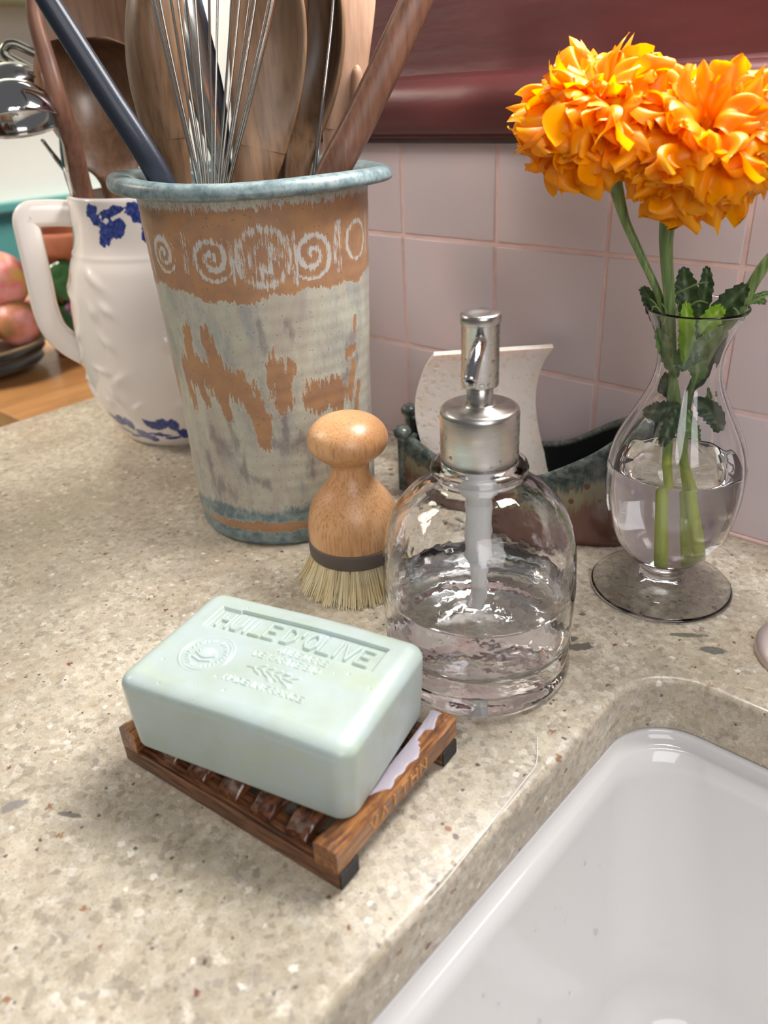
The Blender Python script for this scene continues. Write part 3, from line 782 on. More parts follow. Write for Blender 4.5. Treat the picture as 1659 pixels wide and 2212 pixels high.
# ------------------------------------------------------------------ utensils
W_MID = wood('acacia_wood', (136, 100, 72), (100, 70, 50), (74, 50, 36), rough=.42)
W_LIGHT = wood('pale_beech_wood', (200, 164, 138), (178, 140, 114), (158, 118, 94), rough=.5)
W_RED = wood('reddish_cherry_wood', (124, 88, 70), (98, 66, 52), (72, 48, 38), rough=.35)
W_OLIVE = wood('olive_wood', (134, 102, 74), (98, 74, 54), (68, 50, 38), rough=.4)
W_DARK = wood('dark_walnut_wood', (92, 64, 46), (66, 46, 36), (50, 36, 28), rough=.45)
NYLON = plain('blue_black_nylon', (30, 36, 50), .45, bump=.12, bscale=900, coat=.2)
GREYST = steel('satin_steel', (190, 192, 188), .2)
def utensil(name, label, cat, spine, mats, origin, parts, group=None):
    """spine: (px, py, half-width px, half-thickness mm, cup mm, back m); parts: (part name, first, last, material)"""
    pts = []
    for (px, py, hw, ht, cup, back) in spine:
        p = at(px, py, origin, back)
        dist = (p - Vector(CAM)).dot(Vector(fw))
        pts.append((p.x, p.y, p.z, hw * dist / F_PX, ht / 1000, cup / 1000))
    base = Vector(pts[0][:3])
    t = thing(name, label, cat, tuple(base), 0, group)
    K = 7
    full = interp(pts, K)
    P = [Vector(p[:3]) for p in full]
    d_, l_ = hdir(origin)
    for (pn, i0, i1, mt, fy, n, pw) in parts:
        f = Vector((-d_[0], -d_[1], .25)).normalized(); f = (Matrix.Rotation(math.radians(fy), 3, 'Z') @ f)
        V, Fc = sweep_data(P, [max(p[3], .0004) for p in full], [max(p[4], .0004) for p in full], f, n, [p[5] for p in full], pw)
        lo, hi = i0 * K, i1 * K
        Vs = V[lo * n:(hi + 1) * n]; m_ = hi - lo + 1; Fs = []
        for i in range(m_ - 1):
            for k in range(n):
                j = (k + 1) % n; Fs.append((i * n + k, i * n + j, (i + 1) * n + j, (i + 1) * n + k))
        if i0 == 0: Fs.append(tuple(range(n - 1, -1, -1)))
        if i1 == len(pts) - 1: Fs.append(tuple((m_ - 1) * n + k for k in range(n)))
        wear_shade = [min(1.0, max(0.0, (full[lo + q // n][5] - .002) / .004)) if (math.sin(2 * PI * (q % n) / n) > -.05 and abs(math.cos(2 * PI * (q % n) / n)) < .93) else 0.0 for q in range(len(Vs))]  # mask of the cupped face, where the shade is painted in
        mk(pn, Vs, Fs, mt, t, True, dict(wear_shade=wear_shade), True)
    return t
# in the crock; each spine starts at the foot, well inside it
utensil('spatula', 'blue-black nylon handle leaning left out of the stoneware crock', 'spatula',
        [(455, 620, 24, 5, 0, -.010), (350, 392, 27, 6.5, 0, -.028), (230, 200, 26, 6.5, 0, -.030), (108, 8, 25, 6, 0, -.030), (20, -140, 22, 5, 0, -.03), (-20, -200, 34, 2, 0, -.03), (-60, -270, 40, 1.6, 0, -.03), (-90, -320, 36, 1, 0, -.03)], None, POT,
        [('handle', 0, 4, NYLON, 0, 16, .7), ('blade', 4, 7, NYLON, 0, 16, .5)])
utensil('wooden_spoon', 'wooden spoon with its rounded back turned out, beside the nylon handle', 'spoon',
        [(420, 620, 16, 4, 0, 0), (385, 400, 30, 5, 0, 0), (362, 300, 48, 6, -4, 0), (345, 190, 64, 6, -8, 0), (338, 100, 68, 6, -10, 0), (338, 0, 62, 6, -8, 0), (342, -70, 44, 5, -4, 0), (346, -110, 12, 3, 0, 0)], None, POT,
        [('handle', 0, 2, W_OLIVE, -10, 16, 1), ('bowl', 2, 7, W_OLIVE, -10, 20, .9)], 'wooden spoons in the crock')
utensil('steel_spoon', 'shiny steel spoon standing behind the whisk wires', 'spoon',
        [(520, 600, 9, 2, 0, .002), (486, 400, 11, 2, 0, .002), (462, 300, 20, 1.6, -1, .002), (430, 180, 32, 1.4, -4, .002), (400, 70, 42, 1.2, -6, .002), (375, -20, 42, 1.2, -5, .002), (350, -110, 18, 1, 0, .002)], None, POT,
        [('handle', 0, 2, GREYST, 8, 14, .7), ('bowl', 2, 6, GREYST, 8, 20, .8)])
utensil('black_spatula', 'dark flat spatula crossing behind the whisk wires', 'spatula',
        [(520, 600, 10, 2, 0, .014), (490, 390, 12, 3, 0, .014), (468, 250, 24, 2.4, 0, .014), (440, 120, 27, 2.2, 0, .014), (405, 0, 30, 2.2, 0, .014), (375, -110, 30, 1.6, 0, .014)], None, POT,
        [('handle', 0, 2, NYLON, 0, 14, .6), ('blade', 2, 5, NYLON, 0, 14, .5)])
utensil('wooden_spoon', 'broad wooden spoon with its hollow facing out, right of the whisk', 'spoon',
        [(560, 640, 22, 4, 0, .006), (548, 420, 44, 5, 0, .006), (560, 320, 58, 6, 3, .006), (574, 200, 76, 6, 9, .006), (580, 90, 84, 6, 12, .006), (578, -10, 78, 6, 10, .006), (572, -90, 50, 5, 5, .006), (568, -130, 14, 3, 0, .006)], None, POT,
        [('handle', 0, 2, W_OLIVE, 8, 16, .9), ('bowl', 2, 7, W_OLIVE, 8, 24, .85)], 'wooden spoons in the crock')
utensil('wooden_spoon', 'narrow wooden spoon with a dark hollow, third from the right in the crock', 'spoon',
        [(632, 640, 16, 4, 0, .016), (640, 400, 26, 5, 0, .016), (655, 300, 38, 5, 3, .016), (676, 200, 52, 6, 10, .016), (690, 100, 56, 6, 14, .016), (692, 0, 52, 6, 12, .016), (690, -80, 34, 5, 5, .016), (688, -115, 10, 3, 0, .016)], None, POT,
        [('handle', 0, 2, W_OLIVE, -28, 16, .9), ('bowl', 2, 7, W_OLIVE, -28, 24, .85)], 'wooden spoons in the crock')
utensil('wooden_spatula', 'pale pinkish wooden paddle standing against the back of the crock', 'spatula',
        [(740, 640, 14, 4, 0, .030), (735, 400, 34, 5, 0, .034), (738, 280, 40, 5, 0, .034), (746, 150, 48, 5, 0, .034), (756, 0, 56, 4.5, 0, .034), (760, -130, 56, 3, 0, .034), (762, -160, 40, 2, 0, .034)], None, POT,
        [('handle', 0, 2, W_LIGHT, 0, 16, .8), ('blade', 2, 6, W_LIGHT, 0, 16, .6)])
utensil('honey_stick', 'short pale stick with a rounded tip behind the reddish stick', 'utensil',
        [(742, 640, 9, 3, 0, .026), (762, 330, 12, 4, 0, .026), (770, 200, 13, 4, 0, .026), (771, 160, 12, 4, 0, .026), (771, 145, 7, 2.5, 0, .026), (771, 140, 2, 1, 0, .026)], None, POT,
        [('stick', 0, 5, W_LIGHT, 0, 12, 1)])
utensil('wooden_stirrer', 'thick reddish wooden handle leaning right out of the crock', 'utensil',
        [(585, 640, 28, 7, 0, -.005), (712, 385, 34, 8, 0, -.012), (770, 275, 35, 8.5, 0, -.012), (835, 140, 35, 8.5, 0, -.012), (905, -10, 35, 8, 0, -.012), (955, -120, 32, 7, 0, -.012), (970, -155, 16, 4, 0, -.012)], None, POT,
        [('handle', 0, 6, W_RED, 0, 18, .78)])
utensil('dark_spoon', 'slim dark wooden handle between the two hollow spoons', 'spoon',
        [(610, 640, 12, 3, 0, .022), (618, 400, 19, 4, 0, .022), (624, 280, 21, 4, 0, .022), (636, 120, 24, 4, 0, .022), (650, -100, 24, 4, 0, .022)], None, POT,
        [('handle', 0, 4, W_DARK, 0, 12, 1)])
utensil('steel_rod', 'thin shiny steel handle beside the reddish wooden one', 'utensil',
        [(655, 640, 4, 1.3, 0, .010), (679, 380, 5, 1.5, 0, .010), (686, 320, 5, 1.5, 0, .010), (700, 200, 5, 1.5, 0, .010), (716, 60, 5, 1.5, 0, .012), (724, -40, 5, 1.5, 0, .012)], None, POT,
        [('rod', 0, 5, STEEL, 0, 10, 1)])
WIRE = steel('whisk_wire', (190, 188, 182), .2)
def whisk():
    b0 = at(520, 640, POT, -.016); b1 = at(461, 385, POT, -.024)
    t = thing('whisk', 'steel wire balloon whisk standing head up in the crock', 'whisk', tuple(b0))
    tube('handle', [b0, b0.lerp(b1, .5), b0.lerp(b1, .80), b0.lerp(b1, .9)], [.0075, .0078, .0070, .0062], BRUSHED, t, 16)
    d_, l_ = hdir(POT); ax = (at(461, 10, POT, -.024) - b1).normalized()
    s1 = Vector((l_[0], l_[1], 0)); s1 = (s1 - ax * s1.dot(ax)).normalized(); s2 = ax.cross(s1)
    Lb = .205; K = 9
    for k in range(K):
        a = PI * k / K + .12
        dr = s1 * math.cos(a) + s2 * math.sin(a) * .42; P = []
        for i in range(37):
            u = i / 36; s = u * 2 if u <= .5 else 2 - u * 2; sg = 1 if u <= .5 else -1
            h = s; rr = .0055 + .034 * math.sin(min(h, 1) ** 1.05 * PI / 2 * 1.42) if h < .66 else None
            # balloon profile
            prof_h = [0, .12, .3, .5, .68, .82, .92, .98, 1.0]; prof_r = [.0068, .0125, .0230, .0335, .0400, .0375, .0285, .0150, 0.0]
            sh = 1 - (1 - h) ** 1.0
            rr = float(np.interp(sh, prof_h, prof_r)) * (1 if k % 2 else .93)
            P.append(b1 - ax * .014 + ax * (Lb * (h - .0)) + dr * (rr * sg))
        P = [Vector(p) for p in interp([tuple(p) for p in P[::2]], 3)]
        tube('wire', P, .00072, WIRE, t, 6, True, 1.0, s2 if abs(math.cos(a)) > .5 else s1)
whisk()
# in the jug
utensil('serving_spoon', 'large deep wooden spoon with a dark hollow bowl in the white jug', 'spoon',
        [(300, 640, 24, 5, 0, .01), (266, 432, 38, 6, 0, .01), (254, 375, 46, 6, 2, .01), (236, 325, 74, 6, 14, .01), (220, 265, 104, 6, 30, .01), (208, 200, 122, 6, 38, .01), (200, 140, 118, 6, 34, .01), (196, 105, 104, 6, 22, .01), (194, 86, 60, 5, 6, .01), (193, 80, 20, 4, 2, .01)], None, JUG,
        [('handle', 0, 2, W_MID, 4, 16, .9), ('bowl', 2, 9, W_MID, 4, 40, .85)])
utensil('serving_paddle', 'broad wooden paddle behind the deep spoon in the white jug', 'spatula',
        [(290, 640, 20, 4, 0, .045), (262, 432, 30, 5, 0, .045), (238, 280, 70, 5, 3, .045), (208, 160, 108, 5, 8, .045), (192, 60, 116, 5, 10, .045), (190, -30, 104, 5, 8, .045), (190, -100, 60, 4, 3, .045), (190, -125, 16, 3, 0, .045)], None, JUG,
        [('handle', 0, 2, W_MID, 0, 16, .9), ('blade', 2, 7, W_MID, 0, 24, .85)])
utensil('wooden_stirrer', 'slim reddish brown wooden handle curving out of the white jug', 'utensil',
        [(260, 640, 16, 5, 0, -.004), (188, 440, 20, 5.5, 0, -.006), (160, 330, 21, 5.5, 0, -.020), (128, 225, 21, 5.5, 0, -.034), (98, 120, 19, 5, 0, -.034), (78, 50, 17, 5, 0, -.034), (72, 0, 16, 4.5, 0, -.034), (76, -90, 18, 4.5, 0, -.034), (84, -170, 20, 4, 0, -.034)], None, JUG,
        [('handle', 0, 8, W_RED, 0, 16, .9)])
def ladle(lab, cx, cy, rpx, back, tilt, mat, hpts, depth):
    c = at(cx, cy, JUG, back); dist = (c - Vector(CAM)).dot(Vector(fw)); R = rpx * dist / F_PX
    t = thing('steel_ladle', lab, 'ladle', tuple(c), 0, 'steel ladles in the jug')
    prof = [(0, 0)] + [(R * math.sin(a), -depth * R * (math.cos(a) - 0) + depth * R * 1.0) for a in np.linspace(.08, PI / 2, 16)]
    prof = [(r, z - depth * R) for r, z in prof]          # opening in the plane z=0, pole at -depth*R
    prof += [(R * .985, .0006)] + [(r * .975, z + .0010) for r, z in prof[::-1]]
    V, Fc = lathe_data(prof, 48)
    d_, l_ = hdir(JUG); view = Vector((-d_[0], -d_[1], 0)).normalized()
    nrm = (view * tilt[0] + Vector((0, 0, tilt[1])) + Vector((l_[0], l_[1], 0)) * tilt[2]).normalized()
    q = nrm.to_track_quat('Z', 'Y')
    V = [c + q @ Vector(v) for v in V]
    mk('bowl', V, Fc, mat, t, True, None, True)
    P = [Vector(p) for p in interp([tuple(at(x, y, JUG, bk)) for x, y, bk in hpts], 6)]
    tube('handle', P, [.0028] * len(P), mat, t, 12, True, .45)
    return t
ladle('round steel ladle bowl turned over, reflecting the room, at the left of the jug', 42, 268, 92, -.03, (.30, -1.0, .10), STEEL, [(125, 268, -.03), (133, 310, -.028), (142, 360, -.02), (158, 425, -.002), (215, 640, 0.004)], .95)
ladle('smaller dark steel ladle behind the overturned one', 20, 200, 78, .02, (.15, -1.0, .35), GREYST, [(90, 300, .02), (120, 340, .02), (150, 380, .01), (168, 425, 0), (210, 640, .0)], .7)
def hook():
    P = [at(*p) for p in [(220, 640, JUG, .02), (172, 425, JUG, .03), (150, 250, JUG, .04), (118, 152, JUG, .04), (98, 128, JUG, .04), (60, 108, JUG, .04), (32, 96, JUG, .04), (14, 99, JUG, .04), (9, 112, JUG, .04), (20, 124, JUG, .04), (60, 146, JUG, .04), (110, 172, JUG, .04), (150, 200, JUG, .04)]]
    t = thing('hooked_ladle_handle', 'dark looped wire handle end standing out left of the jug', 'utensil', tuple(P[0]))
    PP = [Vector(p) for p in interp([tuple(p) for p in P], 6)]
    tube('wire', PP, .0032, steel('dull_steel', (120, 116, 106), .3), t, 12)
    P = [at(*p) for p in [(235, 640, JUG, .03), (180, 425, JUG, .05), (150, 240, JUG, .06), (112, 196, JUG, .06), (60, 168, JUG, .06), (0, 138, JUG, .06), (-60, 110, JUG, .06)]]
    PP = [Vector(p) for p in interp([tuple(p) for p in P], 6)]
    t = thing('wire_handle', 'straight dark steel handle below the looped one, left of the jug', 'utensil', tuple(P[0]))
    tube('wire', PP, .0030, bpy.data.materials['dull_steel'], t, 12)
hook()

# ------------------------------------------------------------------ soap dish
DA = math.radians(6.7)
D0 = Vector((.3000, -.3285, 0))      # near corner of the dish on the worktop
def dish():
    L, Wd, H1, H2 = .1165, .0800, .0080, .0107
    m, nt, b = new_mat('scorched_soapy_wood'); g = G(nt); v = g.coord()
    r = g.n('ShaderNodeObjectInfo').outputs['Random']
    off = g.n('ShaderNodeVectorMath', operation='ADD'); g.put(off.inputs[0], v); g.put(off.inputs[1], g.comb(r, g.math('MULTIPLY', r, 3), g.math('MULTIPLY', r, 5)))
    grain = g.noise(g.mapping(off.outputs[0], (1, .07, 1)), 620, 4, .65, .6)
    col = g.mix(g.ramp(grain, [(.38, 0.0), (.62, 1.0)]), s2l((176, 118, 66)), s2l((104, 62, 36)))
    col = g.mix(g.ramp(g.noise(off.outputs[0], 90, 4, .6), [(.5, 0.0), (.68, .8)]), col, s2l((84, 50, 40)))
    g.put(b.inputs['Base Color'], col); b.inputs['Roughness'].default_value = .34; b.inputs['Coat Weight'].default_value = .25
    g.put(b.inputs['Normal'], g.bump(grain, .3, .0005))
    OAK = m
    m, nt, b = new_mat('wet_dark_slat_wood'); g = G(nt); v = g.coord()
    r = g.n('ShaderNodeObjectInfo').outputs['Random']
    off = g.n('ShaderNodeVectorMath', operation='ADD'); g.put(off.inputs[0], v); g.put(off.inputs[1], g.comb(r, g.math('MULTIPLY', r, 3), g.math('MULTIPLY', r, 5)))
    grain = g.noise(g.mapping(off.outputs[0], (1, .15, 1)), 300, 4, .65, .6)
    col = g.mix(g.ramp(grain, [(.35, 0.0), (.62, 1.0)]), s2l((128, 76, 44)), s2l((62, 36, 26)))
    col = g.mix(g.ramp(g.noise(off.outputs[0], 160, 4, .6), [(.55, 0.0), (.66, .6)]), col, s2l((150, 136, 126)))
    g.put(b.inputs['Base Color'], col); b.inputs['Roughness'].default_value = .25; b.inputs['Coat Weight'].default_value = .5
    g.put(b.inputs['Normal'], g.bump(grain, .4, .0006))
    WETW = m
    m, nt, b = new_mat('dark_grooved_rail_wood'); g = G(nt); v = g.coord()
    grain = g.noise(g.mapping(v, (.05, 1, 1)), 900, 4, .65, .3)
    g.put(b.inputs['Base Color'], g.mix(g.ramp(grain, [(.4, 0.0), (.62, 1.0)]), s2l((66, 42, 30)), s2l((140, 92, 58))))
    b.inputs['Roughness'].default_value = .38; g.put(b.inputs['Normal'], g.bump(grain, .5, .0005)); RAIL = m
    CHAR = plain('charred_wood_end', (46, 44, 46), .6, var=.4, scale=300, bump=.5, bscale=900)
    t = thing('soap_dish', 'slatted brown wooden soap dish, soap-streaked, near the sink', 'soap dish', tuple(D0), DA)
    # local frame: x from -L (left) to 0, y from 0 (near) to Wd (far)
    for y0 in (0.0, Wd - .0115):
        r_ = box('rail', (-L, 0, y0, y0 + .0110, .0003, H1), RAIL, t, .0007)
        for xx in ((-.0003, .0006) if y0 >= 0 else ()): pass
        box('rail_end', (-.0004, .0007, y0 + .0003, y0 + .0107, .0005, H1 - .0002), CHAR, r_, .0003)
    pw = .0108
    def bar(name, x0, x1, y0, y1, z0, z1, mat, scoop, cham, par):
        V = []; Fc = []; K = 28; S = []
        for k in range(K + 1):
            s = k / K; y = y0 + (y1 - y0) * s
            dip = scoop * math.sin(PI * min(1, max(0, (s - .04) / .92))) ** .7 if scoop else 0
            c = .0007
            e = cham * max(0, 1 - min(s, 1 - s) / .09)
            zt = z1 - dip * (.25 if x1 > -.02 else 1); ztl = z1 - dip * (1 if x1 > -.02 else .8)
            sec = [(x0, z0 + c), (x0 + c, z0), (x1 - c, z0), (x1, z0 + c), (x1, zt - c - e), (x1 - c, zt - e), ((x0 + x1) / 2, (zt + ztl) / 2 + .0003 - e * .4), (x0 + c, ztl - e), (x0, ztl - c - e)]
            jig = [noise.noise(Vector((y * 260, q * 2.3, x0 * 400))) * .00022 for q in range(9)]
            S.append(len(V)); V += [(x + j, y, z + j) for (x, z), j in zip(sec, jig)]
        n = 9
        for k in range(K):
            for i in range(n): Fc.append((k * n + i, k * n + (i + 1) % n, (k + 1) * n + (i + 1) % n, (k + 1) * n + i))
        Fc.append(tuple(range(n - 1, -1, -1))); Fc.append(tuple(K * n + i for i in range(n)))
        o = mk(name, V, Fc, mat, par, False); return o
    endp = bar('end_slat', -pw, 0, 0, Wd, H1, H1 + H2, OAK, .0046, 0, t)
    bar('end_slat', -L, -L + pw * .9, 0, Wd, H1, H1 + H2, OAK, .0044, .0, t)
    step = (L - pw) / 6
    for i in range(1, 6):
        x = -pw / 2 - step * i
        bar('slat', x - .0052, x + .0052, .0035, Wd - .0035, H1, H1 + H2 - .0043, WETW, 0, .0038, t)
    # letters burnt away on the outer face of the end slat
    CUT = plain('pale_cut_letters', (206, 152, 92), .6)
    SC = {'V': [(0, 1, .5, 0), (.5, 0, 1, 1)], 'A': [(0, 0, .5, 1), (.5, 1, 1, 0)], 'N': [(0, 0, 0, 1), (0, 1, 1, 0), (1, 0, 1, 1)], 'I': [(.5, 0, .5, 1)], 'L': [(0, 0, 0, 1), (0, 0, 1, 0)], 'H': [(0, 0, 0, 1), (1, 0, 1, 1), (0, .5, 1, .5)], 'T': [(.5, 0, .5, 1), (0, 1, 1, 1)]}
    V = []; Fc = []
    y = .0195
    for ch in 'VAITHN':
        for (a, b_, c, d) in SC[ch]:
            w_, h_ = .0040, .0052; z0 = H1 + .0027
            p = Vector((.00035, y + a * w_, z0 + b_ * h_)); q_ = Vector((.00035, y + c * w_, z0 + d * h_))
            n_ = (q_ - p).normalized().cross(Vector((1, 0, 0))) * .00032; s0 = len(V)
            for xx in (-.0004, 0): V += [p - n_ + Vector((xx, 0, 0)), p + n_ + Vector((xx, 0, 0)), q_ + n_ + Vector((xx, 0, 0)), q_ - n_ + Vector((xx, 0, 0))]
            Fc += [(s0 + 4, s0 + 5, s0 + 6, s0 + 7), (s0, s0 + 3, s0 + 2, s0 + 1)] + [(s0 + i, s0 + (i + 1) % 4, s0 + 4 + (i + 1) % 4, s0 + 4 + i) for i in range(4)]
        y += .0066
    mk('lettering', V, Fc, CUT, endp, False)
    # slimy soap film on the end slat
    m, nt, b = new_mat('soap_film'); g = G(nt); v = g.coord()
    b.inputs['Base Color'].default_value = s2l((206, 196, 208)); b.inputs['Roughness'].default_value = .12
    b.inputs['Transmission Weight'].default_value = .25; b.inputs['IOR'].default_value = 1.36
    g.put(b.inputs['Normal'], g.bump(g.noise(v, 500, 4), .5, .0006))
    K = 44; J = 8; V = []; Fc = []
    for k in range(K + 1):
        s = k / K; yy = Wd * (.335 + .655 * s)
        ed = .55 + .28 * noise.noise(Vector((s * 9, 2.2, 0))) + (.22 if .15 < s < .62 else 0) - (.30 if .66 < s < .8 else 0)
        ed = max(.12, min(.93, ed)) * (min(1, s * 7 + .1) if s < .2 else 1)
        dip = .0046 * math.sin(PI * min(1, max(0, (yy / Wd - .04) / .92))) ** .7
        for j in range(J + 1):
            u = j / J; x = -pw + .0002 + pw * .97 * u * ed
            ztop = (H1 + H2 - dip) + (dip * .75) * ((x + pw) / pw)
            V.append((x, yy, ztop + .00045 + .00035 * math.sin(PI * u) + .00022 * noise.noise(Vector((x * 900, yy * 900, 0))) - (.0007 if j == J or k in (0, K) else 0)))
    for k in range(K):
        for j in range(J):
            a = k * (J + 1) + j; Fc.append((a, a + 1, a + J + 2, a + J + 1))
    mk('soap_residue', V, Fc, m, t)
    return H1 + H2
ZD = dish()

# ------------------------------------------------------------------ soap bar with stamped lettering
GLY = {
 'A': [[(0, 0), (.5, 1), (1, 0)], [(.2, .38), (.8, .38)]], 'B': [[(0, 0), (0, 1), (.7, 1), (.9, .77), (.7, .53), (0, .53)], [(.7, .53), (1, .27), (.75, 0), (0, 0)]],
 'C': [[(1, .82), (.7, 1), (.3, 1), (0, .7), (0, .3), (.3, 0), (.7, 0), (1, .18)]], 'D': [[(0, 0), (0, 1), (.55, 1), (1, .7), (1, .3), (.55, 0), (0, 0)]],
 'E': [[(1, 0), (0, 0), (0, 1), (1, 1)], [(0, .5), (.8, .5)]], 'F': [[(0, 0), (0, 1), (1, 1)], [(0, .5), (.8, .5)]], 'H': [[(0, 0), (0, 1)], [(1, 0), (1, 1)], [(0, .5), (1, .5)]],
 'I': [[(.5, 0), (.5, 1)]], 'K': [[(0, 0), (0, 1)], [(1, 1), (0, .45), (1, 0)]], 'L': [[(0, 1), (0, 0), (1, 0)]], 'M': [[(0, 0), (0, 1), (.5, .4), (1, 1), (1, 0)]], 'N': [[(0, 0), (0, 1), (1, 0), (1, 1)]],
 'O': [[(.3, 0), (0, .3), (0, .7), (.3, 1), (.7, 1), (1, .7), (1, .3), (.7, 0), (.3, 0)]], 'R': [[(0, 0), (0, 1), (.7, 1), (.95, .75), (.7, .5), (0, .5)], [(.5, .5), (1, 0)]],
 'S': [[(1, .85), (.7, 1), (.25, 1), (0, .77), (.25, .53), (.75, .47), (1, .23), (.75, 0), (.3, 0), (0, .15)]], 'T': [[(.5, 0), (.5, 1)], [(0, 1), (1, 1)]], 'U': [[(0, 1), (0, .3), (.3, 0), (.7, 0), (1, .3), (1, 1)]],
 'V': [[(0, 1), (.5, 0), (1, 1)]], "'": [[(.5, 1), (.4, .7)]], ' ': []}
def soap():
    L, Wd, H = .1055, .0685, .0375
    th = math.radians(15.5)
    cx, cy = .2358, -.2968
    t = thing('soap_bar', 'pale green rectangular soap bar stamped HUILE D\'OLIVE on the wooden dish', 'soap', (cx, cy, ZD - .0040), th)
    R = .0075
    hx, hy = L / 2, Wd / 2
    # height field of the stamp, top face local x along the length, y away from the camera
    NX, NY = 540, 350
    X, Y = np.meshgrid(np.linspace(-hx, hx, NX), np.linspace(-hy, hy, NY))
    h = np.zeros_like(X)
    def stroke(pts, w_, amp, soft=.0004):
        nonlocal h
        xs_ = [p[0] for p in pts]; ys_ = [p[1] for p in pts]; pad = w_ + 3 * soft
        sel = (X > min(xs_) - pad) & (X < max(xs_) + pad) & (Y > min(ys_) - pad) & (Y < max(ys_) + pad)
        if not sel.any(): return
        D = seg_d(X[sel], Y[sel], pts); k = np.clip((w_ + soft - D) / (2 * soft), 0, 1); k = k * k * (3 - 2 * k)
        h[sel] = np.maximum(h[sel], amp * k) if amp > 0 else np.minimum(h[sel], amp * k)
    def text(s, x, y, lw, lh, gap, w_, amp, soft, tilt=0.0):
        for ch in s:
            ww = lw * (.35 if ch in "I'" else 1)
            for pl in GLY[ch]:
                stroke([(x + a * ww, y + b * lh + (x + a * ww) * tilt) for a, b in pl], w_, amp, soft)
            x += ww + gap if ch != ' ' else lw * .45
    # sunk cartouche, letters standing in it
    cx0, cx1, cy0, cy1 = -.0400, .0400, .0085, .0222
    rx = np.clip(np.minimum(X - cx0, cx1 - X), -1, .0006) / .0006; ry = np.clip(np.minimum(Y - cy0, cy1 - Y), -1, .0006) / .0006
    inside = np.clip(np.minimum(rx, ry) * .5 + .5, 0, 1)
    text("HUILE D'OLIVE", -.0362, .0108, .0049, .0086, .0019, .00068, .0013, .0004)
    h = h * (inside > .5) - .0015 * inside
    # crisp groove along the far edge
    stroke([(-.0300, .0226), (.0400, .0226)], .00060, -.0024, .0003)
    # emblem
    ex, ey = -.0265, -.0075
    rr = np.hypot(X - ex, Y - ey); an = np.arctan2(Y - ey, X - ex)
    wear_shade = .55 + .45 * np.sin(an * 2 + .7)
    h += .0005 * wear_shade * np.exp(-((rr - .0112) / .00035) ** 2) + .0005 * np.exp(-((rr - .0100) / .0003) ** 2) * (.5 + .5 * np.sin(an * 3))
    for k in range(30):
        a = 2 * PI * k / 30
        if k % 8 == 7: continue
        p = (ex + .0085 * math.cos(a), ey + .0085 * math.sin(a)); q_ = (ex + .0072 * math.cos(a + .05 * (k % 3)), ey + .0072 * math.sin(a + .05 * (k % 3)))
        stroke([p, q_], .00022, .0005, .0002)
    # crown of leaves in the emblem
    for k in range(9):
        a = PI * (.08 + .84 * k / 8); stroke([(ex + .001 * math.cos(a), ey - .0025), (ex + .0048 * math.cos(a), ey - .0018 + .0048 * math.sin(a))], .00045, .0006, .0003)
    stroke([(ex - .0042, ey - .0035), (ex, ey - .0048), (ex + .0042, ey - .0035)], .0006, .0006, .0003)
    text("AU BEURRE", -.0005, .0030, .0022, .0030, .0007, .00022, .00050, .00022)
    text("DE KARITE BIO", -.0080, -.0020, .0022, .0030, .0007, .00022, .00050, .00022)
    # olive sprig
    stroke([(-.0060, -.0082), (.0000, -.0078), (.0080, -.0090), (.0160, -.0100)], .00022, .0006, .0002)
    for (x, s) in [(-.003, 1), (-.003, -1), (.001, 1), (.0015, -1), (.005, 1), (.0055, -1), (.009, 1), (.0095, -1), (.013, 1)]:
        y = -.0083 - .0002 * x / .002
        stroke([(x, y), (x + .0018, y + s * .0016), (x + .0040, y + s * .0026)], .00045, .0006, .0003)
    for (x, y) in [(.0065, -.0120), (.0115, -.0066), (.0150, -.0125)]:
        h += .0007 * np.exp(-(np.hypot(X - x, Y - y) / .0011) ** 2)
    text("MADE IN FRANCE", -.0110, -.0180, .0022, .0028, .0008, .00022, .00055, .00022)
    # wear, dents, pits
    rs = np.random.RandomState(5)
    for i in range(26):
        x, y = rs.uniform(-hx, hx), rs.uniform(-hy, hy); h -= .0004 * np.exp(-((X - x) ** 2 + (Y - y) ** 2) / (rs.uniform(.0002, .0006) ** 2))
    h -= .0006 * np.exp(-((X + .0) / .05) ** 2 - ((Y + .02) / .02) ** 2)
    h *= np.clip(np.minimum(hx - np.abs(X), hy - np.abs(Y)) / .006, 0, 1)
    def rounded(q):
        q = np.asarray(q, float); inn = np.clip(q, [-hx + R, -hy + R, R * .45], [hx - R, hy - R, H - R * .72])
        d = q - inn; n = np.linalg.norm(d, axis=-1, keepdims=True); n = np.where(n < 1e-9, 1, n)
        sc_ = np.stack([np.full(q.shape[:-1], R), np.full(q.shape[:-1], R), np.where(q[..., 2] > H / 2, R * .72, R * .45)], -1)
        return inn + d / n * sc_
    V = []; Fc = []
    def grid(q, hh=None):
        ny, nx = q.shape[:2]; p = rounded(q)
        if hh is not None: p[..., 2] += hh
        s = len(V); V.extend(p.reshape(-1, 3).tolist()); return s, ny, nx
    def facs(s, ny, nx, flip=False):
        for j in range(ny - 1):
            for i in range(nx - 1):
                a = s + j * nx + i; f = (a, a + 1, a + nx + 1, a + nx); Fc.append(f[::-1] if flip else f)
    s, ny, nx = grid(np.stack([X, Y, np.full_like(X, H)], -1), h); facs(s, ny, nx)
    xs_, ys_, zs_ = np.linspace(-hx, hx, 120), np.linspace(-hy, hy, 80), np.linspace(0, H, 46)
    for sg in (-1, 1):
        A_, B_ = np.meshgrid(xs_, zs_); q = np.stack([A_, np.full_like(A_, sg * hy), B_], -1); s, ny, nx = grid(q); facs(s, ny, nx, sg > 0)
        A_, B_ = np.meshgrid(ys_, zs_); q = np.stack([np.full_like(A_, sg * hx), A_, B_], -1); s, ny, nx = grid(q); facs(s, ny, nx, sg < 0)
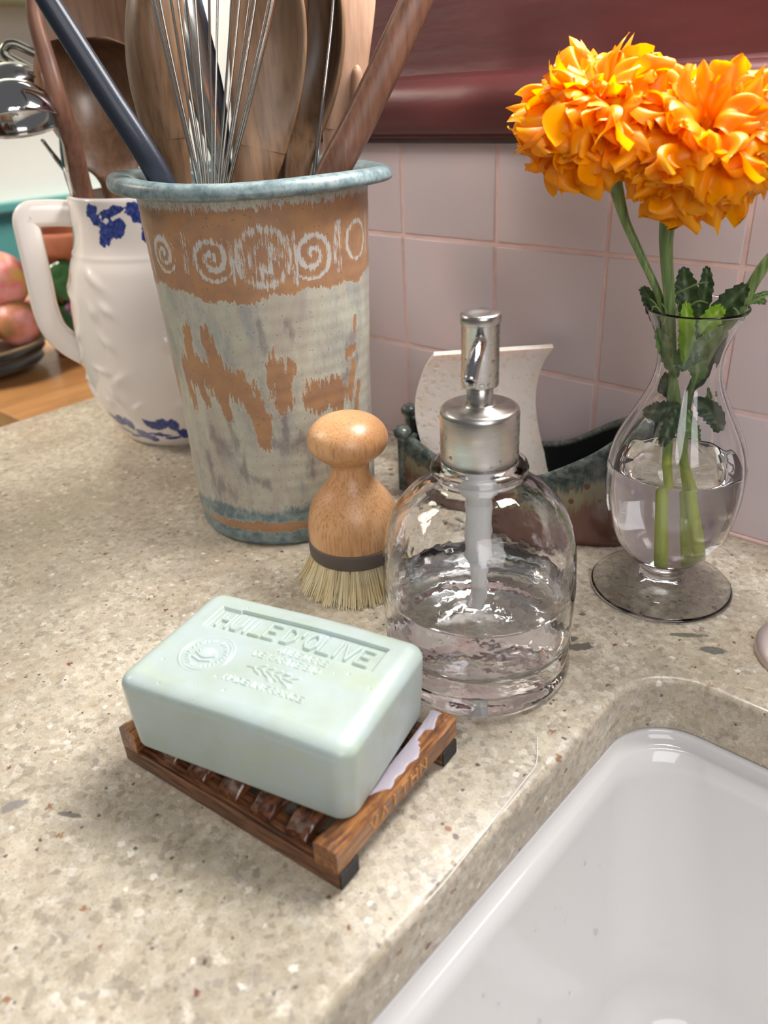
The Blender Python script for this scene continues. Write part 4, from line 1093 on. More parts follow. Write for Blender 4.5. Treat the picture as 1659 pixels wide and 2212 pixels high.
    A_, B_ = np.meshgrid(xs_, ys_); s, ny, nx = grid(np.stack([A_, B_, np.zeros_like(A_)], -1)); facs(s, ny, nx, True)
    # a used bar: sides bulge slightly and taper downwards
    A = np.array(V); zz = np.clip(A[:, 2] / H, 0, 1)
    tap = 1 - .035 * (1 - zz) ** 1.5
    A[:, 0] *= tap; A[:, 1] *= tap
    A[:, 2] += .0006 * np.sin(A[:, 0] * 60 + 1) * zz
    m, nt, b = new_mat('pale_green_soap'); g = G(nt); v = g.coord()
    n1 = g.noise(v, 38, 4, .6, .6)
    col = g.mix(g.ramp(n1, [(.35, 0.0), (.65, 1.0)]), s2l((174, 187, 176)), s2l((181, 195, 195)))
    hgt = g.attr('stamp')
    col = g.mix(g.ramp(hgt, [(.42, 0.0), (.6, .65)]), col, s2l((192, 206, 206)))
    col = g.mix(g.ramp(g.noise(g.mapping(v, (.4, 1, 1)), 70, 4, .6), [(.54, 0.0), (.70, .55)]), col, s2l((180, 194, 162)))
    dots = g.n('ShaderNodeTexVoronoi'); g.put(dots.inputs['Vector'], v); dots.inputs['Scale'].default_value = 90
    cs = g._sep(dots.outputs['Color'])
    col = g.mix(g.math('MULTIPLY', g.math('GREATER_THAN', cs[0], .93), g.math('LESS_THAN', dots.outputs['Distance'], .035)), col, s2l((70, 110, 70)))
    g.put(b.inputs['Base Color'], col)
    g.put(b.inputs['Roughness'], g.ramp(g.noise(v, 120, 3), [(.35, .30), (.65, .50)]))
    b.inputs['Subsurface Weight'].default_value = .35; b.inputs['Subsurface Scale'].default_value = .006; b.inputs['Subsurface Radius'].default_value = (.8, 1.0, .8)
    b.inputs['Coat Weight'].default_value = .25; b.inputs['Coat Roughness'].default_value = .2
    g.put(b.inputs['Normal'], g.bump(g.noise(g.mapping(v, (.3, 1, 1)), 350, 4, .6), .12, .0004))
    st = np.full(len(A), .3); st[:NX * NY] = np.clip(.35 + h.reshape(-1) / .0022 + (h.reshape(-1) < -.0008) * .6 * (np.abs(h.reshape(-1)) > 0), 0, 1)
    mk('bar', A, Fc, m, t, True, dict(stamp=st))
soap()

# ------------------------------------------------------------------ glass soap dispenser
DSP = np.array([.2614, -.1937])
def dispenser():
    d_, l_ = hdir(DSP)
    t = thing('soap_dispenser', 'round clear glass bottle with brushed steel pump, half full of clear soap', 'dispenser', (DSP[0], DSP[1], 0))
    wv = lambda a, z: .00045 * noise.noise(Vector((math.cos(a) * 2.2, math.sin(a) * 2.2, z * 55))) * (1 if z > .02 else .2)
    outer = [(0, .0022), (.034, .0018), (.0375, .0002), (.0410, .0002), (.0430, .0016), (.0438, .0045), (.0434, .0085), (.0428, .0105), (.0432, .0130), (.0437, .0165)]
    outer += smooth_prof([(.0437, .0165), (.0440, .032), (.0440, .050), (.0436, .062), (.0420, .0725), (.0385, .0820), (.0320, .0905), (.0245, .0962), (.0195, .0990), (.0182, .1005)], 7)[1:]
    outer += [(.0186, .1018), (.0204, .1026), (.0212, .1042), (.0206, .1060), (.0190, .1068), (.0170, .1072), (.0160, .1085), (.0158, .1160), (.0148, .1170)]
    inner = [(.0138, .1160), (.0136, .1080), (.0150, .1030), (.0156, .1000)]
    inner += smooth_prof([(.0156, .1000), (.0185, .0965), (.0235, .0932), (.0305, .0872), (.0365, .0795), (.0398, .0710), (.0412, .0610), (.0414, .045), (.0412, .028), (.0405, .0215), (.0380, .0185), (.030, .0172)], 6)[1:]
    inner += [(.015, .0168), (0, .0167)]
    lathe('glass_bottle', outer + inner, GLASS, t, 120, rad=wv)
    # the liquid: its own thing inside the bottle
    o = thing('liquid_soap', 'clear liquid soap filling the lower half of the glass pump bottle', 'soap', (DSP[0], DSP[1], 0))
    pr = [(0, .01665), (.015, .01675), (.030, .01715), (.0381, .01845), (.0406, .02145), (.04135, .028), (.04155, .0445), (.0412, .0452), (.0395, .0447), (.034, .0446), (0, .0446)]
    lathe('liquid', pr, LIQUID, o, 96)
    # steel collar
    BR = BRUSHED
    lathe('collar', [(.0140, .1078), (.0163, .1078), (.0166, .1084), (.0166, .1290), (.0163, .1305), (.0155, .1314), (.0145, .1318), (.0070, .1318), (.0066, .1325), (.0060, .1330), (.0050, .1330), (.0050, .1200), (.0140, .1200)], BR, t, 96, closed=True)
    lathe('pump_stem', [(0, .125), (.0054, .125), (.0055, .1330), (.0054, .1460), (0, .1460)], BR, t, 48)
    head = thing_part = lathe('pump_head', [(0, .1405), (.0066, .1405), (.0074, .1408), (.0076, .1415), (.0076, .1660), (.0080, .1664), (.0082, .1672), (.0082, .1690), (.0079, .1700), (.0072, .1703), (.004, .1698), (0, .1696)], BR, t, 72)
    a = Vector((DSP[0], DSP[1], 0)); f = Vector((-d_[0], -d_[1], 0)); l = Vector((l_[0], l_[1], 0))
    P = [a + Vector((0, 0, .1605)) + f * .005, a + Vector((0, 0, .1606)) + f * .0105 - l * .0003, a + Vector((0, 0, .1596)) + f * .0165 - l * .0012, a + Vector((0, 0, .1566)) + f * .0225 - l * .0024, a + Vector((0, 0, .1515)) + f * .0290 - l * .0038]
    P = [Vector(p) for p in interp([tuple(p) for p in P], 6)]
    V = []; Fc = []; T_ = frames(P); n = 24; rings = []
    seq = [(p, .00265, tt) for p, tt in zip(P, T_)] + [(P[-1], .0020, T_[-1])] + [(P[-1] - T_[-1] * .008, .0020, T_[-1])]
    for p, r, tt in seq:
        u = l; u = (u - tt * u.dot(tt)).normalized(); s = tt.cross(u); rings.append(len(V))
        for k in range(n):
            an = 2 * PI * k / n; V.append(p + u * (r * math.cos(an)) + s * (r * math.sin(an)))
    for A, B in zip(rings[:-1], rings[1:]):
        for k in range(n): Fc.append((A + k, A + (k + 1) % n, B + (k + 1) % n, B + k))
    Fc.append(tuple(rings[-1] + k for k in range(n)))
    nz = mk('nozzle', V, Fc, STEEL, t, True, None, True)
    DARK = plain('nozzle_hole', (20, 18, 20), .6)
    V, Fc = lathe_data([(0, 0), (.00195, 0)], 24); q = T_[-1].to_track_quat('Z', 'Y')
    mk('nozzle_opening', [P[-1] - T_[-1] * .0009 + q @ Vector(v) for v in V], Fc, DARK, t, True, None, True)
    # white plastic pump body and dip tube
    m, nt, b = new_mat('milky_plastic'); b.inputs['Base Color'].default_value = s2l((246, 246, 248)); b.inputs['Roughness'].default_value = .3
    b.inputs['Subsurface Weight'].default_value = .5; b.inputs['Subsurface Scale'].default_value = .004
    lathe('pump_body', [(0, .0595), (.0056, .0595), (.0061, .0602), (.0061, .0860), (.0066, .0872), (.0082, .0890), (.0084, .0985), (.0078, .1000), (.0100, .1010), (.0104, .1030), (.0104, .1072), (0, .1072)], m, t, 40)
    P = [a + Vector((0, 0, .060)), a + Vector((0, 0, .045)) + l * .0004, a + Vector((0, 0, .030)) + l * .0002, a + Vector((0, 0, .0205)) - l * .0012]
    tube('dip_tube', [Vector(p) for p in interp([tuple(p) for p in P], 6)], .0040, m, t, 20)
    # droplets on the steel and the glass
    V = []; Fc = []
    def drop(c, n_, r):
        q = n_.to_track_quat('Z', 'Y'); b0 = len(V)
        for i in range(4):
            aa = PI / 2 * i / 4
            for k in range(10):
                ph = 2 * PI * k / 10; V.append(c + q @ Vector((r * math.cos(aa) * math.cos(ph), r * math.cos(aa) * math.sin(ph), r * .5 * math.sin(aa))))
        V.append(c + n_ * r * .5)
        for i in range(3):
            for k in range(10): Fc.append((b0 + i * 10 + k, b0 + i * 10 + (k + 1) % 10, b0 + (i + 1) * 10 + (k + 1) % 10, b0 + (i + 1) * 10 + k))
        for k in range(10): Fc.append((b0 + 30 + k, b0 + 30 + (k + 1) % 10, b0 + 40))
    phc = math.atan2(-d_[1], -d_[0])
    for (da, z, R_, r) in [(-.35, .1425, .0076, .0013), (.1, .1424, .0076, .0013), (.5, .1428, .0076, .0009), (.8, .152, .0076, .0009), (-.9, .1525, .0076, .0007), (.6, .1465, .0076, .0006), (-1.0, .121, .0166, .0008), (-.8, .113, .0166, .0009), (1.2, .119, .0166, .0012), (.3, .1105, .0166, .0006), (-.5, .125, .0166, .0005), (.55, .1125, .0166, .0006)]:
        an = phc + da; nn = Vector((math.cos(an), math.sin(an), 0)); drop(a + nn * R_ + Vector((0, 0, z)), nn, r)
    for i in range(70):
        an = phc + rnd.uniform(-1.4, 1.4); z = rnd.uniform(.02, .075); nn = Vector((math.cos(an), math.sin(an), 0)); R_ = float(np.interp(z, [.0165, .032, .05, .062, .0725, .082], [.0437, .0440, .0440, .0436, .0420, .0385]))
        drop(a + nn * (R_ + .0001) + Vector((0, 0, z)), nn, .0003 + .0008 * rnd.random() ** 3)
    tag(mk('water_drops', V, Fc, WATERM, t, True, None, True), kind='stuff')
dispenser()

# ------------------------------------------------------------------ dish brush
def brush():
    BX = np.array([.1631, -.1758])
    t = thing('dish_brush', 'round bamboo dish brush standing on its pale bristles', 'brush', (BX[0], BX[1], 0))
    m, nt, b = new_mat('bamboo'); g = G(nt); v = g.coord()
    fib = g.noise(g.mapping(v, (1, 1, .06)), 900, 3, .7)
    lay = g.noise(g.mapping(v, (1, .35, .5)), 60, 3, .5, .5)
    col = g.mix(g.ramp(lay, [(.4, 0.0), (.6, 1.0)]), s2l((226, 176, 126)), s2l((206, 152, 102)))
    col = g.mix(g.ramp(fib, [(.48, 0.0), (.68, .6)]), col, s2l((164, 104, 56)))
    dots = g.voro(v, 1500); geo = g.n('ShaderNodeNewGeometry').outputs['Normal']; nz = g.math('ABSOLUTE', g._sep(geo)[2])
    col = g.mix(g.math('MULTIPLY', g.math('MULTIPLY', g.math('LESS_THAN', dots, .30), g.ramp(nz, [(.25, 0.0), (.5, 1.0), (.75, 0.2)])), .55), col, s2l((140, 84, 44)))
    g.put(b.inputs['Base Color'], col); b.inputs['Roughness'].default_value = .38; b.inputs['Coat Weight'].default_value = .2; b.inputs['Coat Roughness'].default_value = .3
    top = smooth_prof([(0, .1002), (.008, .0996), (.0150, .0970), (.0198, .0925), (.0215, .0870), (.0200, .0818), (.0158, .0776), (.0118, .0745), (.0105, .0705), (.0112, .0660), (.0142, .0605), (.0190, .0545), (.0228, .0485), (.0248, .0420), (.0256, .0350), (.0254, .0288)], 6)
    lathe('handle', [(0, .1002)] + top[1:] + [(.0252, .0283), (0, .0283)], m, t, 80)
    lathe('rubber_band', [(.0240, .0284), (.0257, .0284), (.0261, .0276), (.0259, .0205), (.0254, .0196), (.0236, .0196), (0, .0200)][::-1], plain('grey_rubber', (98, 88, 82), .55), t, 80)
    # tufts: each a bundle of single fibres; far past 300 fibres, so one mesh per tuft
    BM = plain('pale_sisal', (250, 238, 200), .6, var=.25, scale=60, var2=(236, 218, 172))
    def tuft(cx, cy, lean, n_f):
        V = []; Fc = []
        for i in range(n_f):
            a = rnd.uniform(0, 2 * PI); rr = math.sqrt(rnd.random()) * .0027; x = cx + rr * math.cos(a); y = cy + rr * math.sin(a)
            out = Vector((cx, cy, 0)) * lean + Vector((math.cos(a), math.sin(a), 0)) * (.0024 * rnd.random() + rr * .8)
            P = [Vector((x, y, .0205)), Vector((x, y, .0205)) + out * .45 + Vector((0, 0, -.0100)), Vector((x, y, .0205)) + out + Vector((rnd.uniform(-.0007, .0007), rnd.uniform(-.0007, .0007), -.0202 + (.0018 * rnd.random() ** 3)))]
            r = .00020; s0 = len(V)
            for p in P:
                for k in range(3): V.append(p + Vector((r * math.cos(k * 2.09), r * math.sin(k * 2.09), 0)))
            for j in range(2):
                for k in range(3): Fc.append((s0 + j * 3 + k, s0 + j * 3 + (k + 1) % 3, s0 + j * 3 + 3 + (k + 1) % 3, s0 + j * 3 + 3 + k))
            Fc.append((s0 + 6, s0 + 7, s0 + 8))
        return mk('tuft', V, Fc, BM, t, False)
    for (R_, n, nf) in [(.0212, 22, 85), (.0145, 14, 40), (.0075, 7, 30), (0, 1, 20)]:
        for i in range(n):
            a = 2 * PI * i / n + .05; tuft(R_ * math.cos(a), R_ * math.sin(a), .34 + rnd.uniform(-.04, .05), nf)
brush()

# ------------------------------------------------------------------ sponge holder and sponge
def holder():
    m, nt, b = new_mat('dark_green_brown_glaze'); g = G(nt); v = g.coord(); s = g._sep(v)
    k = g.math('ADD', g.attr('h'), g.math('MULTIPLY', g.math('SUBTRACT', g.noise(g.mapping(v, (1, 1, .12)), 230, 4, .7), .5), .55))
    dark = g.mix(g.ramp(g.noise(v, 170, 4, .7), [(.42, 0.0), (.62, 1.0)]), s2l((52, 62, 60)), s2l((104, 112, 104)))
    col = g.ramp(k, [(0.0, s2l((104, 66, 56))), (.40, s2l((118, 80, 66))), (.50, s2l((134, 124, 96))), (.66, s2l((150, 142, 116))), (.74, s2l((96, 100, 90))), (.80, s2l((70, 80, 76)))])
    col = g.mix(g.ramp(k, [(.74, 0.0), (.82, 1.0)]), col, dark)
    dots = g.n('ShaderNodeTexVoronoi'); g.put(dots.inputs['Vector'], g.mapping(v, (1, 0.01, .8))); dots.inputs['Scale'].default_value = 130; dots.inputs['Randomness'].default_value = .35
    dd = g.math('MULTIPLY', g.math('LESS_THAN', dots.outputs['Distance'], .3), g.ramp(k, [(.48, 0.0), (.52, 1.0), (.68, 1.0), (.72, 0.0)]))
    col = g.mix(dd, col, s2l((112, 72, 56)))
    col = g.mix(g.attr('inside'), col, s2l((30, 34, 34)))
    g.put(b.inputs['Base Color'], col); b.inputs['Roughness'].default_value = .22; b.inputs['Coat Weight'].default_value = .3
    g.put(b.inputs['Normal'], g.bump(g.noise(v, 150, 4), .35, .001))
    t = thing('sponge_holder', 'boat-shaped dark green and brown pottery sponge holder against the tiles', 'holder', (.19, -.045, 0))
    def wallsheet(name, plan, top, thick, flip):
        P = interp([(x, y, 0) for x, y in plan], 10); Tp = interp([(z, 0, 0) for z in top], 10)
        V = []; Fc = []; H = []; I = []; K = len(P); J = 14
        for k in range(K):
            p = Vector(P[k]); a = Vector(P[max(0, k - 1)]); c = Vector(P[min(K - 1, k + 1)]); n_ = (c - a).normalized().cross(Vector((0, 0, 1))) * (1 if flip else -1); zt = float(Tp[k][0])
            for j in range(J + 1):      # outer face upwards
                s_ = j / J; V.append(p + Vector((0, 0, .0006 + s_ * (zt - .0006))) - n_ * (.0012 * math.sin(PI * s_)) * -1); H.append(s_); I.append(0)
            V.append(p - n_ * thick * .5 + Vector((0, 0, zt + .0012))); H.append(1); I.append(0)
            for j in range(J, -1, -1):
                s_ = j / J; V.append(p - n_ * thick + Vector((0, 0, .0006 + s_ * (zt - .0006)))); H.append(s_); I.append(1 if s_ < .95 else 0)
        n = 2 * J + 3
        for k in range(K - 1):
            for i in range(n): Fc.append((k * n + i, k * n + (i + 1) % n, (k + 1) * n + (i + 1) % n, (k + 1) * n + i))
        Fc.append(tuple(range(n - 1, -1, -1))); Fc.append(tuple((K - 1) * n + i for i in range(n)))
        return mk(name, V, Fc, m, t, True, dict(h=H, inside=I), True)
    wallsheet('front_wall', [(.1165, -.079), (.145, -.0835), (.180, -.0850), (.215, -.0800), (.245, -.0690), (.263, -.0570), (.272, -.044)], [.0445, .0370, .0330, .0395, .0560, .0710, .0800], .0055, True)
    wallsheet('back_wall', [(.086, -.036), (.11, -.020), (.16, -.012), (.20, -.012), (.235, -.014), (.262, -.022), (.272, -.034)], [.0400, .0330, .0300, .0380, .0600, .0760, .0800], .0055, False)
    wallsheet('end_wall', [(.088, -.0375), (.098, -.054), (.1185, -.0775)], [.026, .024, .026], .005, True)
    wallsheet('end_wall', [(.271, -.034), (.2725, -.040), (.271, -.0465)], [.066, .064, .066], .005, False)
    fl = [(.088, -.038), (.118, -.079), (.18, -.084), (.245, -.068), (.271, -.044), (.271, -.034), (.235, -.016), (.16, -.014), (.11, -.021)]
    V = [(x, y, .0003) for x, y in fl] + [(x, y, .006) for x, y in fl]; n = len(fl)
    Fc = [tuple(range(n - 1, -1, -1)), tuple(range(n, 2 * n))] + [(i, (i + 1) % n, n + (i + 1) % n, n + i) for i in range(n)]
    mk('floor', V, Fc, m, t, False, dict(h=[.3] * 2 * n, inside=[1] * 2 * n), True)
    for (x, y, z, r) in [(.1155, -.0785, .0445, .0052), (.0865, -.0370, .0410, .0052), (.2715, -.038, .0785, .0052)]:
        V, Fc = lathe_data([(0, -.040), (r * .75, -.040), (r * .72, -.004), (r * .8, -.002), (r * 1.18, 0), (r * 1.2, .003), (r * .95, .0052), (0, .0060)], 24)
        mk('knob', [(a + x, b_ + y, c + z) for a, b_, c in V], Fc, m, t, True, dict(h=[1.0] * len(V), inside=[0] * len(V)), True)
holder()
def sponge():
    m, nt, b = new_mat('cream_cellulose'); g = G(nt); v = g.coord()
    c = g._sep(v)
    vw_ = g.n('ShaderNodeVectorMath', operation='MULTIPLY_ADD'); g.put(vw_.inputs[0], g.noise(v, 200, 3, .6, 0, 'Color')); vw_.inputs[1].default_value = (.006, .006, .006); g.put(vw_.inputs[2], v)
    big = g.voro(vw_.outputs[0], 230); sm = g.voro(vw_.outputs[0], 620)
    leftm = g.ramp(g.math('ADD', c[0], g.math('MULTIPLY', g.math('SUBTRACT', g.noise(v, 90, 2), .5), .02)), [(-.012 + .5, 1.0), (.008 + .5, .25)]) if False else g.attr('coarse')
    hole = g.math('ADD', g.math('MULTIPLY', g.ramp(big, [(.0, 0.0), (.5, 1.0)]), leftm), g.math('MULTIPLY', g.ramp(sm, [(.0, 0.0), (.5, 1.0)]), .25))
    col = g.mix(g.ramp(big, [(.12, 1.0), (.42, 0.0)]), s2l((240, 230, 222)), s2l((228, 214, 200)))
    col = g.mix(g.ramp(g.noise(v, 45, 4, .6), [(.50, 0.0), (.75, .5)]), col, s2l((226, 200, 164)))
    g.put(b.inputs['Base Color'], col); b.inputs['Roughness'].default_value = .85; b.inputs['Subsurface Weight'].default_value = .3; b.inputs['Subsurface Scale'].default_value = .006
    g.put(b.inputs['Normal'], g.bump(hole, .5, .0007))
    # in the camera's sideways direction the sheet bows left at mid height
    a0 = np.array([.160, -.048]); d_, l_ = hdir(a0)
    u = Vector((math.cos(math.radians(24)), math.sin(math.radians(24)), 0)); n_ = Vector((0, 0, 1)).cross(u)
    def P(px, py): return at(px, py, a0, 0)
    Lf = [(937, 764), (915, 800), (900, 845), (896, 885), (902, 930), (918, 975), (946, 1020), (965, 1050)]
    Rt = [(1197, 757), (1176, 792), (1163, 835), (1159, 880), (1163, 925), (1172, 970), (1186, 1015), (1192, 1040)]
    Lf = interp([(x, y, 0) for x, y in Lf], 6); Rt = interp([(x, y, 0) for x, y in Rt], 6)
    V = []; Fc = []; Cs = []; K = len(Lf); J = 30; TH = .0085
    rows = []
    for k in range(K):
        a = P(Lf[k][0], Lf[k][1]); c_ = P(Rt[k][0], Rt[k][1]); row = []
        s = k / (K - 1); bow = -.005 * math.sin(PI * s)
        ring = []
        for side in (0, 1):
            rng = range(J + 1) if side == 0 else range(J, -1, -1)
            for j in rng:
                w_ = j / J; p = a.lerp(c_, w_)
                jt = .0003 * noise.noise(Vector((w_ * 60, s * 60, side * 9)))
                q = p + Vector((-d_[0], -d_[1], 0)) * ((TH / 2 if side == 0 else -TH / 2) + bow * 1.0 + jt) + Vector((-d_[0], -d_[1], 0)) * (-.010 * w_)
                ring.append(len(V)); V.append(q); Cs.append(max(0.15, min(1, 1.25 - 2.3 * w_ + .4 * s)))
        rows.append(ring)
    n = 2 * (J + 1)
    for k in range(K - 1):
        for i in range(n): Fc.append((rows[k][i], rows[k + 1][i], rows[k + 1][(i + 1) % n], rows[k][(i + 1) % n]))
    for ring, fl_ in ((rows[0], False), (rows[-1], True)):
        for j in range(J):
            f = (ring[j], ring[j + 1], ring[n - 2 - j], ring[n - 1 - j]); Fc.append(f[::-1] if fl_ else f)
    cen = sum((Vector(v_) for v_ in V), Vector()) / len(V)
    t = thing('sponge', 'curved cream cellulose sponge standing in the pottery holder', 'sponge', (cen.x, cen.y, cen.z))
    o = mk('pad', V, Fc, m, t, True, dict(coarse=Cs), True)
    o.modifiers.new('bev', 'EDGE_SPLIT').split_angle = math.radians(50)
sponge()

# ------------------------------------------------------------------ vase, water, marigolds
VS = np.array([.3015, -.0789])
def vase():
    t = thing('glass_vase', 'clear footed glass vase with a narrow waist, half full of water', 'vase', (VS[0], VS[1], 0))
    out = [(0, .0035), (.010, .0030), (.022, .0012), (.0345, .0002), (.0366, .0003), (.0373, .0012), (.0366, .0022)]
    out += smooth_prof([(.0366, .0022), (.030, .0038), (.021, .0058), (.0140, .0080), (.0112, .0096), (.0110, .0106)], 5)[1:]
    out += [(.0116, .0112), (.0120, .0122), (.0116, .0132), (.0106, .0140)]
    bulb = [(.0106, .0140), (.0135, .0162), (.0190, .0215), (.0248, .0285), (.0295, .0380), (.0326, .0500), (.0339, .0620), (.0336, .0735), (.0315, .0845), (.0270, .0950), (.0212, .1060), (.0168, .1160), (.0150, .1250), (.0155, .1330), (.0178, .1410), (.0212, .1490), (.0226, .1522)]
    out += smooth_prof(bulb, 6)[1:]
    out += [(.0232, .1531), (.0229, .1538), (.0220, .1538), (.0214, .1528)]
    inn = [(max(r - .0013, 0), z + .0002) for r, z in bulb[::-1][1:-2]] + [(.0105, .0172), (0, .0160)]
    inn = smooth_prof([(.0214, .1528)] + inn, 5)[1:]
    fl = lambda a, z: .00028 * math.cos(14 * a) * max(0, math.sin(PI * min(1, max(0, (z - .03) / .115)))) + (.0004 * math.cos(2 * a + 1) if z > .145 else 0)
    lathe('glass_body', out + inn, VGLASS, t, 168, rad=fl)
    o = thing('water', 'clear water filling the lower bulb of the footed glass vase', 'water', (VS[0], VS[1], 0))
    wb = [(0, .01595), (.0106, .0171)] + [(r - .00125, z + .0002) for r, z in bulb[2:7]] + [(.0325, .0735), (.03235, .0748), (.0317, .0744), (.0300, .0742), (0, .0741)]
    lathe('water_body', wb, WATERM, o, 96)
vase()

def petal_mat():
    m, nt, b = new_mat('orange_petal'); g = G(nt); v = g.coord()
    r = g.n('ShaderNodeObjectInfo').outputs['Random']
    a = g.attr('along')
    vein = g.noise(g.mapping(v, (6, .4, .4)), 260, 3, .6)
    col = g.mix(r, s2l((255, 176, 0)), s2l((255, 164, 0)))
    col = g.mix(g.ramp(a, [(.0, 1.0), (.40, 0.0)]), col, s2l((255, 142, 0)))
    col = g.mix(g.ramp(a, [(.80, 0.0), (1.0, .7)]), col, s2l((255, 182, 6)))
    col = g.mix(g.ramp(vein, [(.55, 0.0), (.75, .18)]), col, s2l((220, 110, 0)))
    g.put(b.inputs['Base Color'], col); b.inputs['Roughness'].default_value = .38; b.inputs['Specular IOR Level'].default_value = .45
    tr = g.n('ShaderNodeBsdfTranslucent'); g.put(tr.inputs['Color'], g.mix(.5, col, s2l((255, 172, 0))))
    mx = g.n('ShaderNodeMixShader'); mx.inputs[0].default_value = .42
    g.put(mx.inputs[1], b.outputs[0]); g.put(mx.inputs[2], tr.outputs[0])
    nt.links.new(mx.outputs[0], nt.nodes['Material Output'].inputs[0])
    return m
PETAL = petal_mat()
def petal_mesh(seed, Lp=1.0, wide=1.0, curl=1.0):
    """base at the origin, grows along +Z, curls towards +Y; unit length"""
    rs = random.Random(seed); NU, NV = 20, 15; V = []; Fc = []; Al = []
    ph = [rs.uniform(0, 6.28) for _ in range(5)]; fr = rs.uniform(2.0, 3.4); tw = rs.uniform(-.35, .35); cup = rs.uniform(-.25, .25)
    notch = [rs.uniform(-.07, .05) for _ in range(NU + 1)]
    y = z = 0.0; path = []
    for j in range(NV + 1):
        v = j / NV; ang = curl * (2.0 * v ** 1.15) - .25
        path.append((y, z, ang)); y += math.sin(ang) / NV; z += math.cos(ang) / NV
    for j in range(NV + 1):
        v = j / NV; (yy, zz, ang) = path[j]
        w_ = wide * (.12 + .88 * (v ** .9) * math.sqrt(1 - .80 * (max(0, v - .55) / .45) ** 2.2))
        for i in range(NU + 1):
            u = i / NU * 2 - 1
            r_ = .15 * v ** 2.2 * math.sin(fr * PI * u + ph[0]) + .11 * v ** 3 * math.sin(7.5 * u + ph[1]) + .065 * v ** 4 * math.sin(14 * u + ph[2]) + cup * v * (u * u - .3)
            ex = v ** 3 * (notch[i] * 1.3 - .07 * u ** 4) + .03 * v ** 4 * math.sin(17 * u + ph[3])       # ragged rounded tip
            ny, nz = math.cos(ang), -math.sin(ang); ty, tz = math.sin(ang), math.cos(ang)
            x = u * w_ + tw * v * v * .3
            V.append((x, yy + ny * r_ + ty * ex, zz + nz * r_ + tz * ex)); Al.append(v)
    for j in range(NV):
        for i in range(NU):
            a = j * (NU + 1) + i; Fc.append((a, a + 1, a + NU + 2, a + NU + 1))
    me = bpy.data.meshes.new('petal'); me.from_pydata(V, [], Fc); me.materials.append(PETAL)
    at_ = me.attributes.new('along', 'FLOAT', 'POINT'); at_.data.foreach_set('value', np.array(Al, dtype=np.float32))
    me.polygons.foreach_set('use_smooth', [True] * len(me.polygons)); me.update(); return me
PM = [petal_mesh(i, 1, [1.0, 1.25, .85, 1.1][i % 4], [1.0, .8, 1.15, .6][(i // 2) % 4]) for i in range(14)]
PM_UP = [petal_mesh(40 + i, 1, .85, .45) for i in range(5)]
def stem_mat():
    m, nt, b = new_mat('marigold_stem'); g = G(nt); v = g.coord()
    rib = g.noise(g.mapping(v, (1, 1, .05)), 500, 3)
    col = g.mix(g.attr('wet'), g.mix(g.ramp(rib, [(.4, 0.0), (.6, 1.0)]), s2l((92, 116, 66)), s2l((128, 150, 86))), s2l((196, 212, 92)))
    col = g.mix(g.attr('calyx'), col, s2l((70, 98, 66)))
    g.put(b.inputs['Base Color'], col); b.inputs['Roughness'].default_value = .4; b.inputs['Subsurface Weight'].default_value = .15; b.inputs['Subsurface Scale'].default_value = .002
    return m
STEM = stem_mat()
def leaf_mat(name, c, c2, vein):
    m, nt, b = new_mat(name); g = G(nt); v = g.coord()
    col = g.mix(g.ramp(g.noise(v, 120, 3), [(.35, 0.0), (.65, 1.0)]), s2l(c), s2l(c2))
    col = g.mix(g.attr('vein'), col, s2l(vein))
    g.put(b.inputs['Base Color'], col); b.inputs['Roughness'].default_value = .42
    tr = g.n('ShaderNodeBsdfTranslucent'); g.put(tr.inputs['Color'], col)
    mx = g.n('ShaderNodeMixShader'); mx.inputs[0].default_value = .35
    g.put(mx.inputs[1], b.outputs[0]); g.put(mx.inputs[2], tr.outputs[0]); nt.links.new(mx.outputs[0], nt.nodes['Material Output'].inputs[0])
    return m
LF_DARK = leaf_mat('dark_green_leaf', (48, 66, 40), (62, 84, 48), (96, 118, 76))
LF_MID = leaf_mat('mid_green_leaf', (92, 122, 64), (116, 146, 82), (150, 176, 110))
LF_BRIGHT = leaf_mat('bright_green_leaf', (150, 196, 44), (126, 178, 40), (190, 220, 100))
def leaf(par, pts, hw, mat, face=None, seed=0, name='leaf', curl=0.0):
    """serrated leaf along world points pts; hw = half width in metres"""
    rs = random.Random(seed); P = [Vector(p) for p in interp([tuple(p) for p in pts], 8)]; T_ = frames(P); V = []; Fc = []; Vn = []
    N = len(P); f = face or Vector((CAM[0] - P[0].x, CAM[1] - P[0].y, .12)).normalized(); cols = 7
    teeth = 7
    for k in range(N):
        s = k / (N - 1); t_ = T_[k]; u = (f - t_ * f.dot(t_)).normalized(); sd = t_.cross(u)
        w_ = hw * (math.sin(PI * min(1, s ** .85 * .96 + .02)) ** .75) * (1 - .1 * s)
        tooth = 1 - .26 * ((s * teeth) % 1.0)
        for c in range(cols):
            x = (c - 3) / 3; ww = w_ * (tooth if abs(x) > .99 else 1 * (1 - .1))
            off = abs(x) * w_ * .32 + .0006 * math.sin(s * 22 + x * 4 + seed)
            V.append(P[k] + sd * (x * ww) + u * (off - curl * x * x * w_) + t_ * (.0012 * abs(x) * (s > .1) * (s < .95))); Vn.append(1.0 if c == 3 else (.25 if (k % 4 == 0) else 0))
    for k in range(N - 1):
        for c in range(cols - 1):
            a = k * cols + c; Fc.append((a, a + 1, a + cols + 1, a + cols))
    return mk(name, V, Fc, mat, par, True, dict(vein=Vn), True)
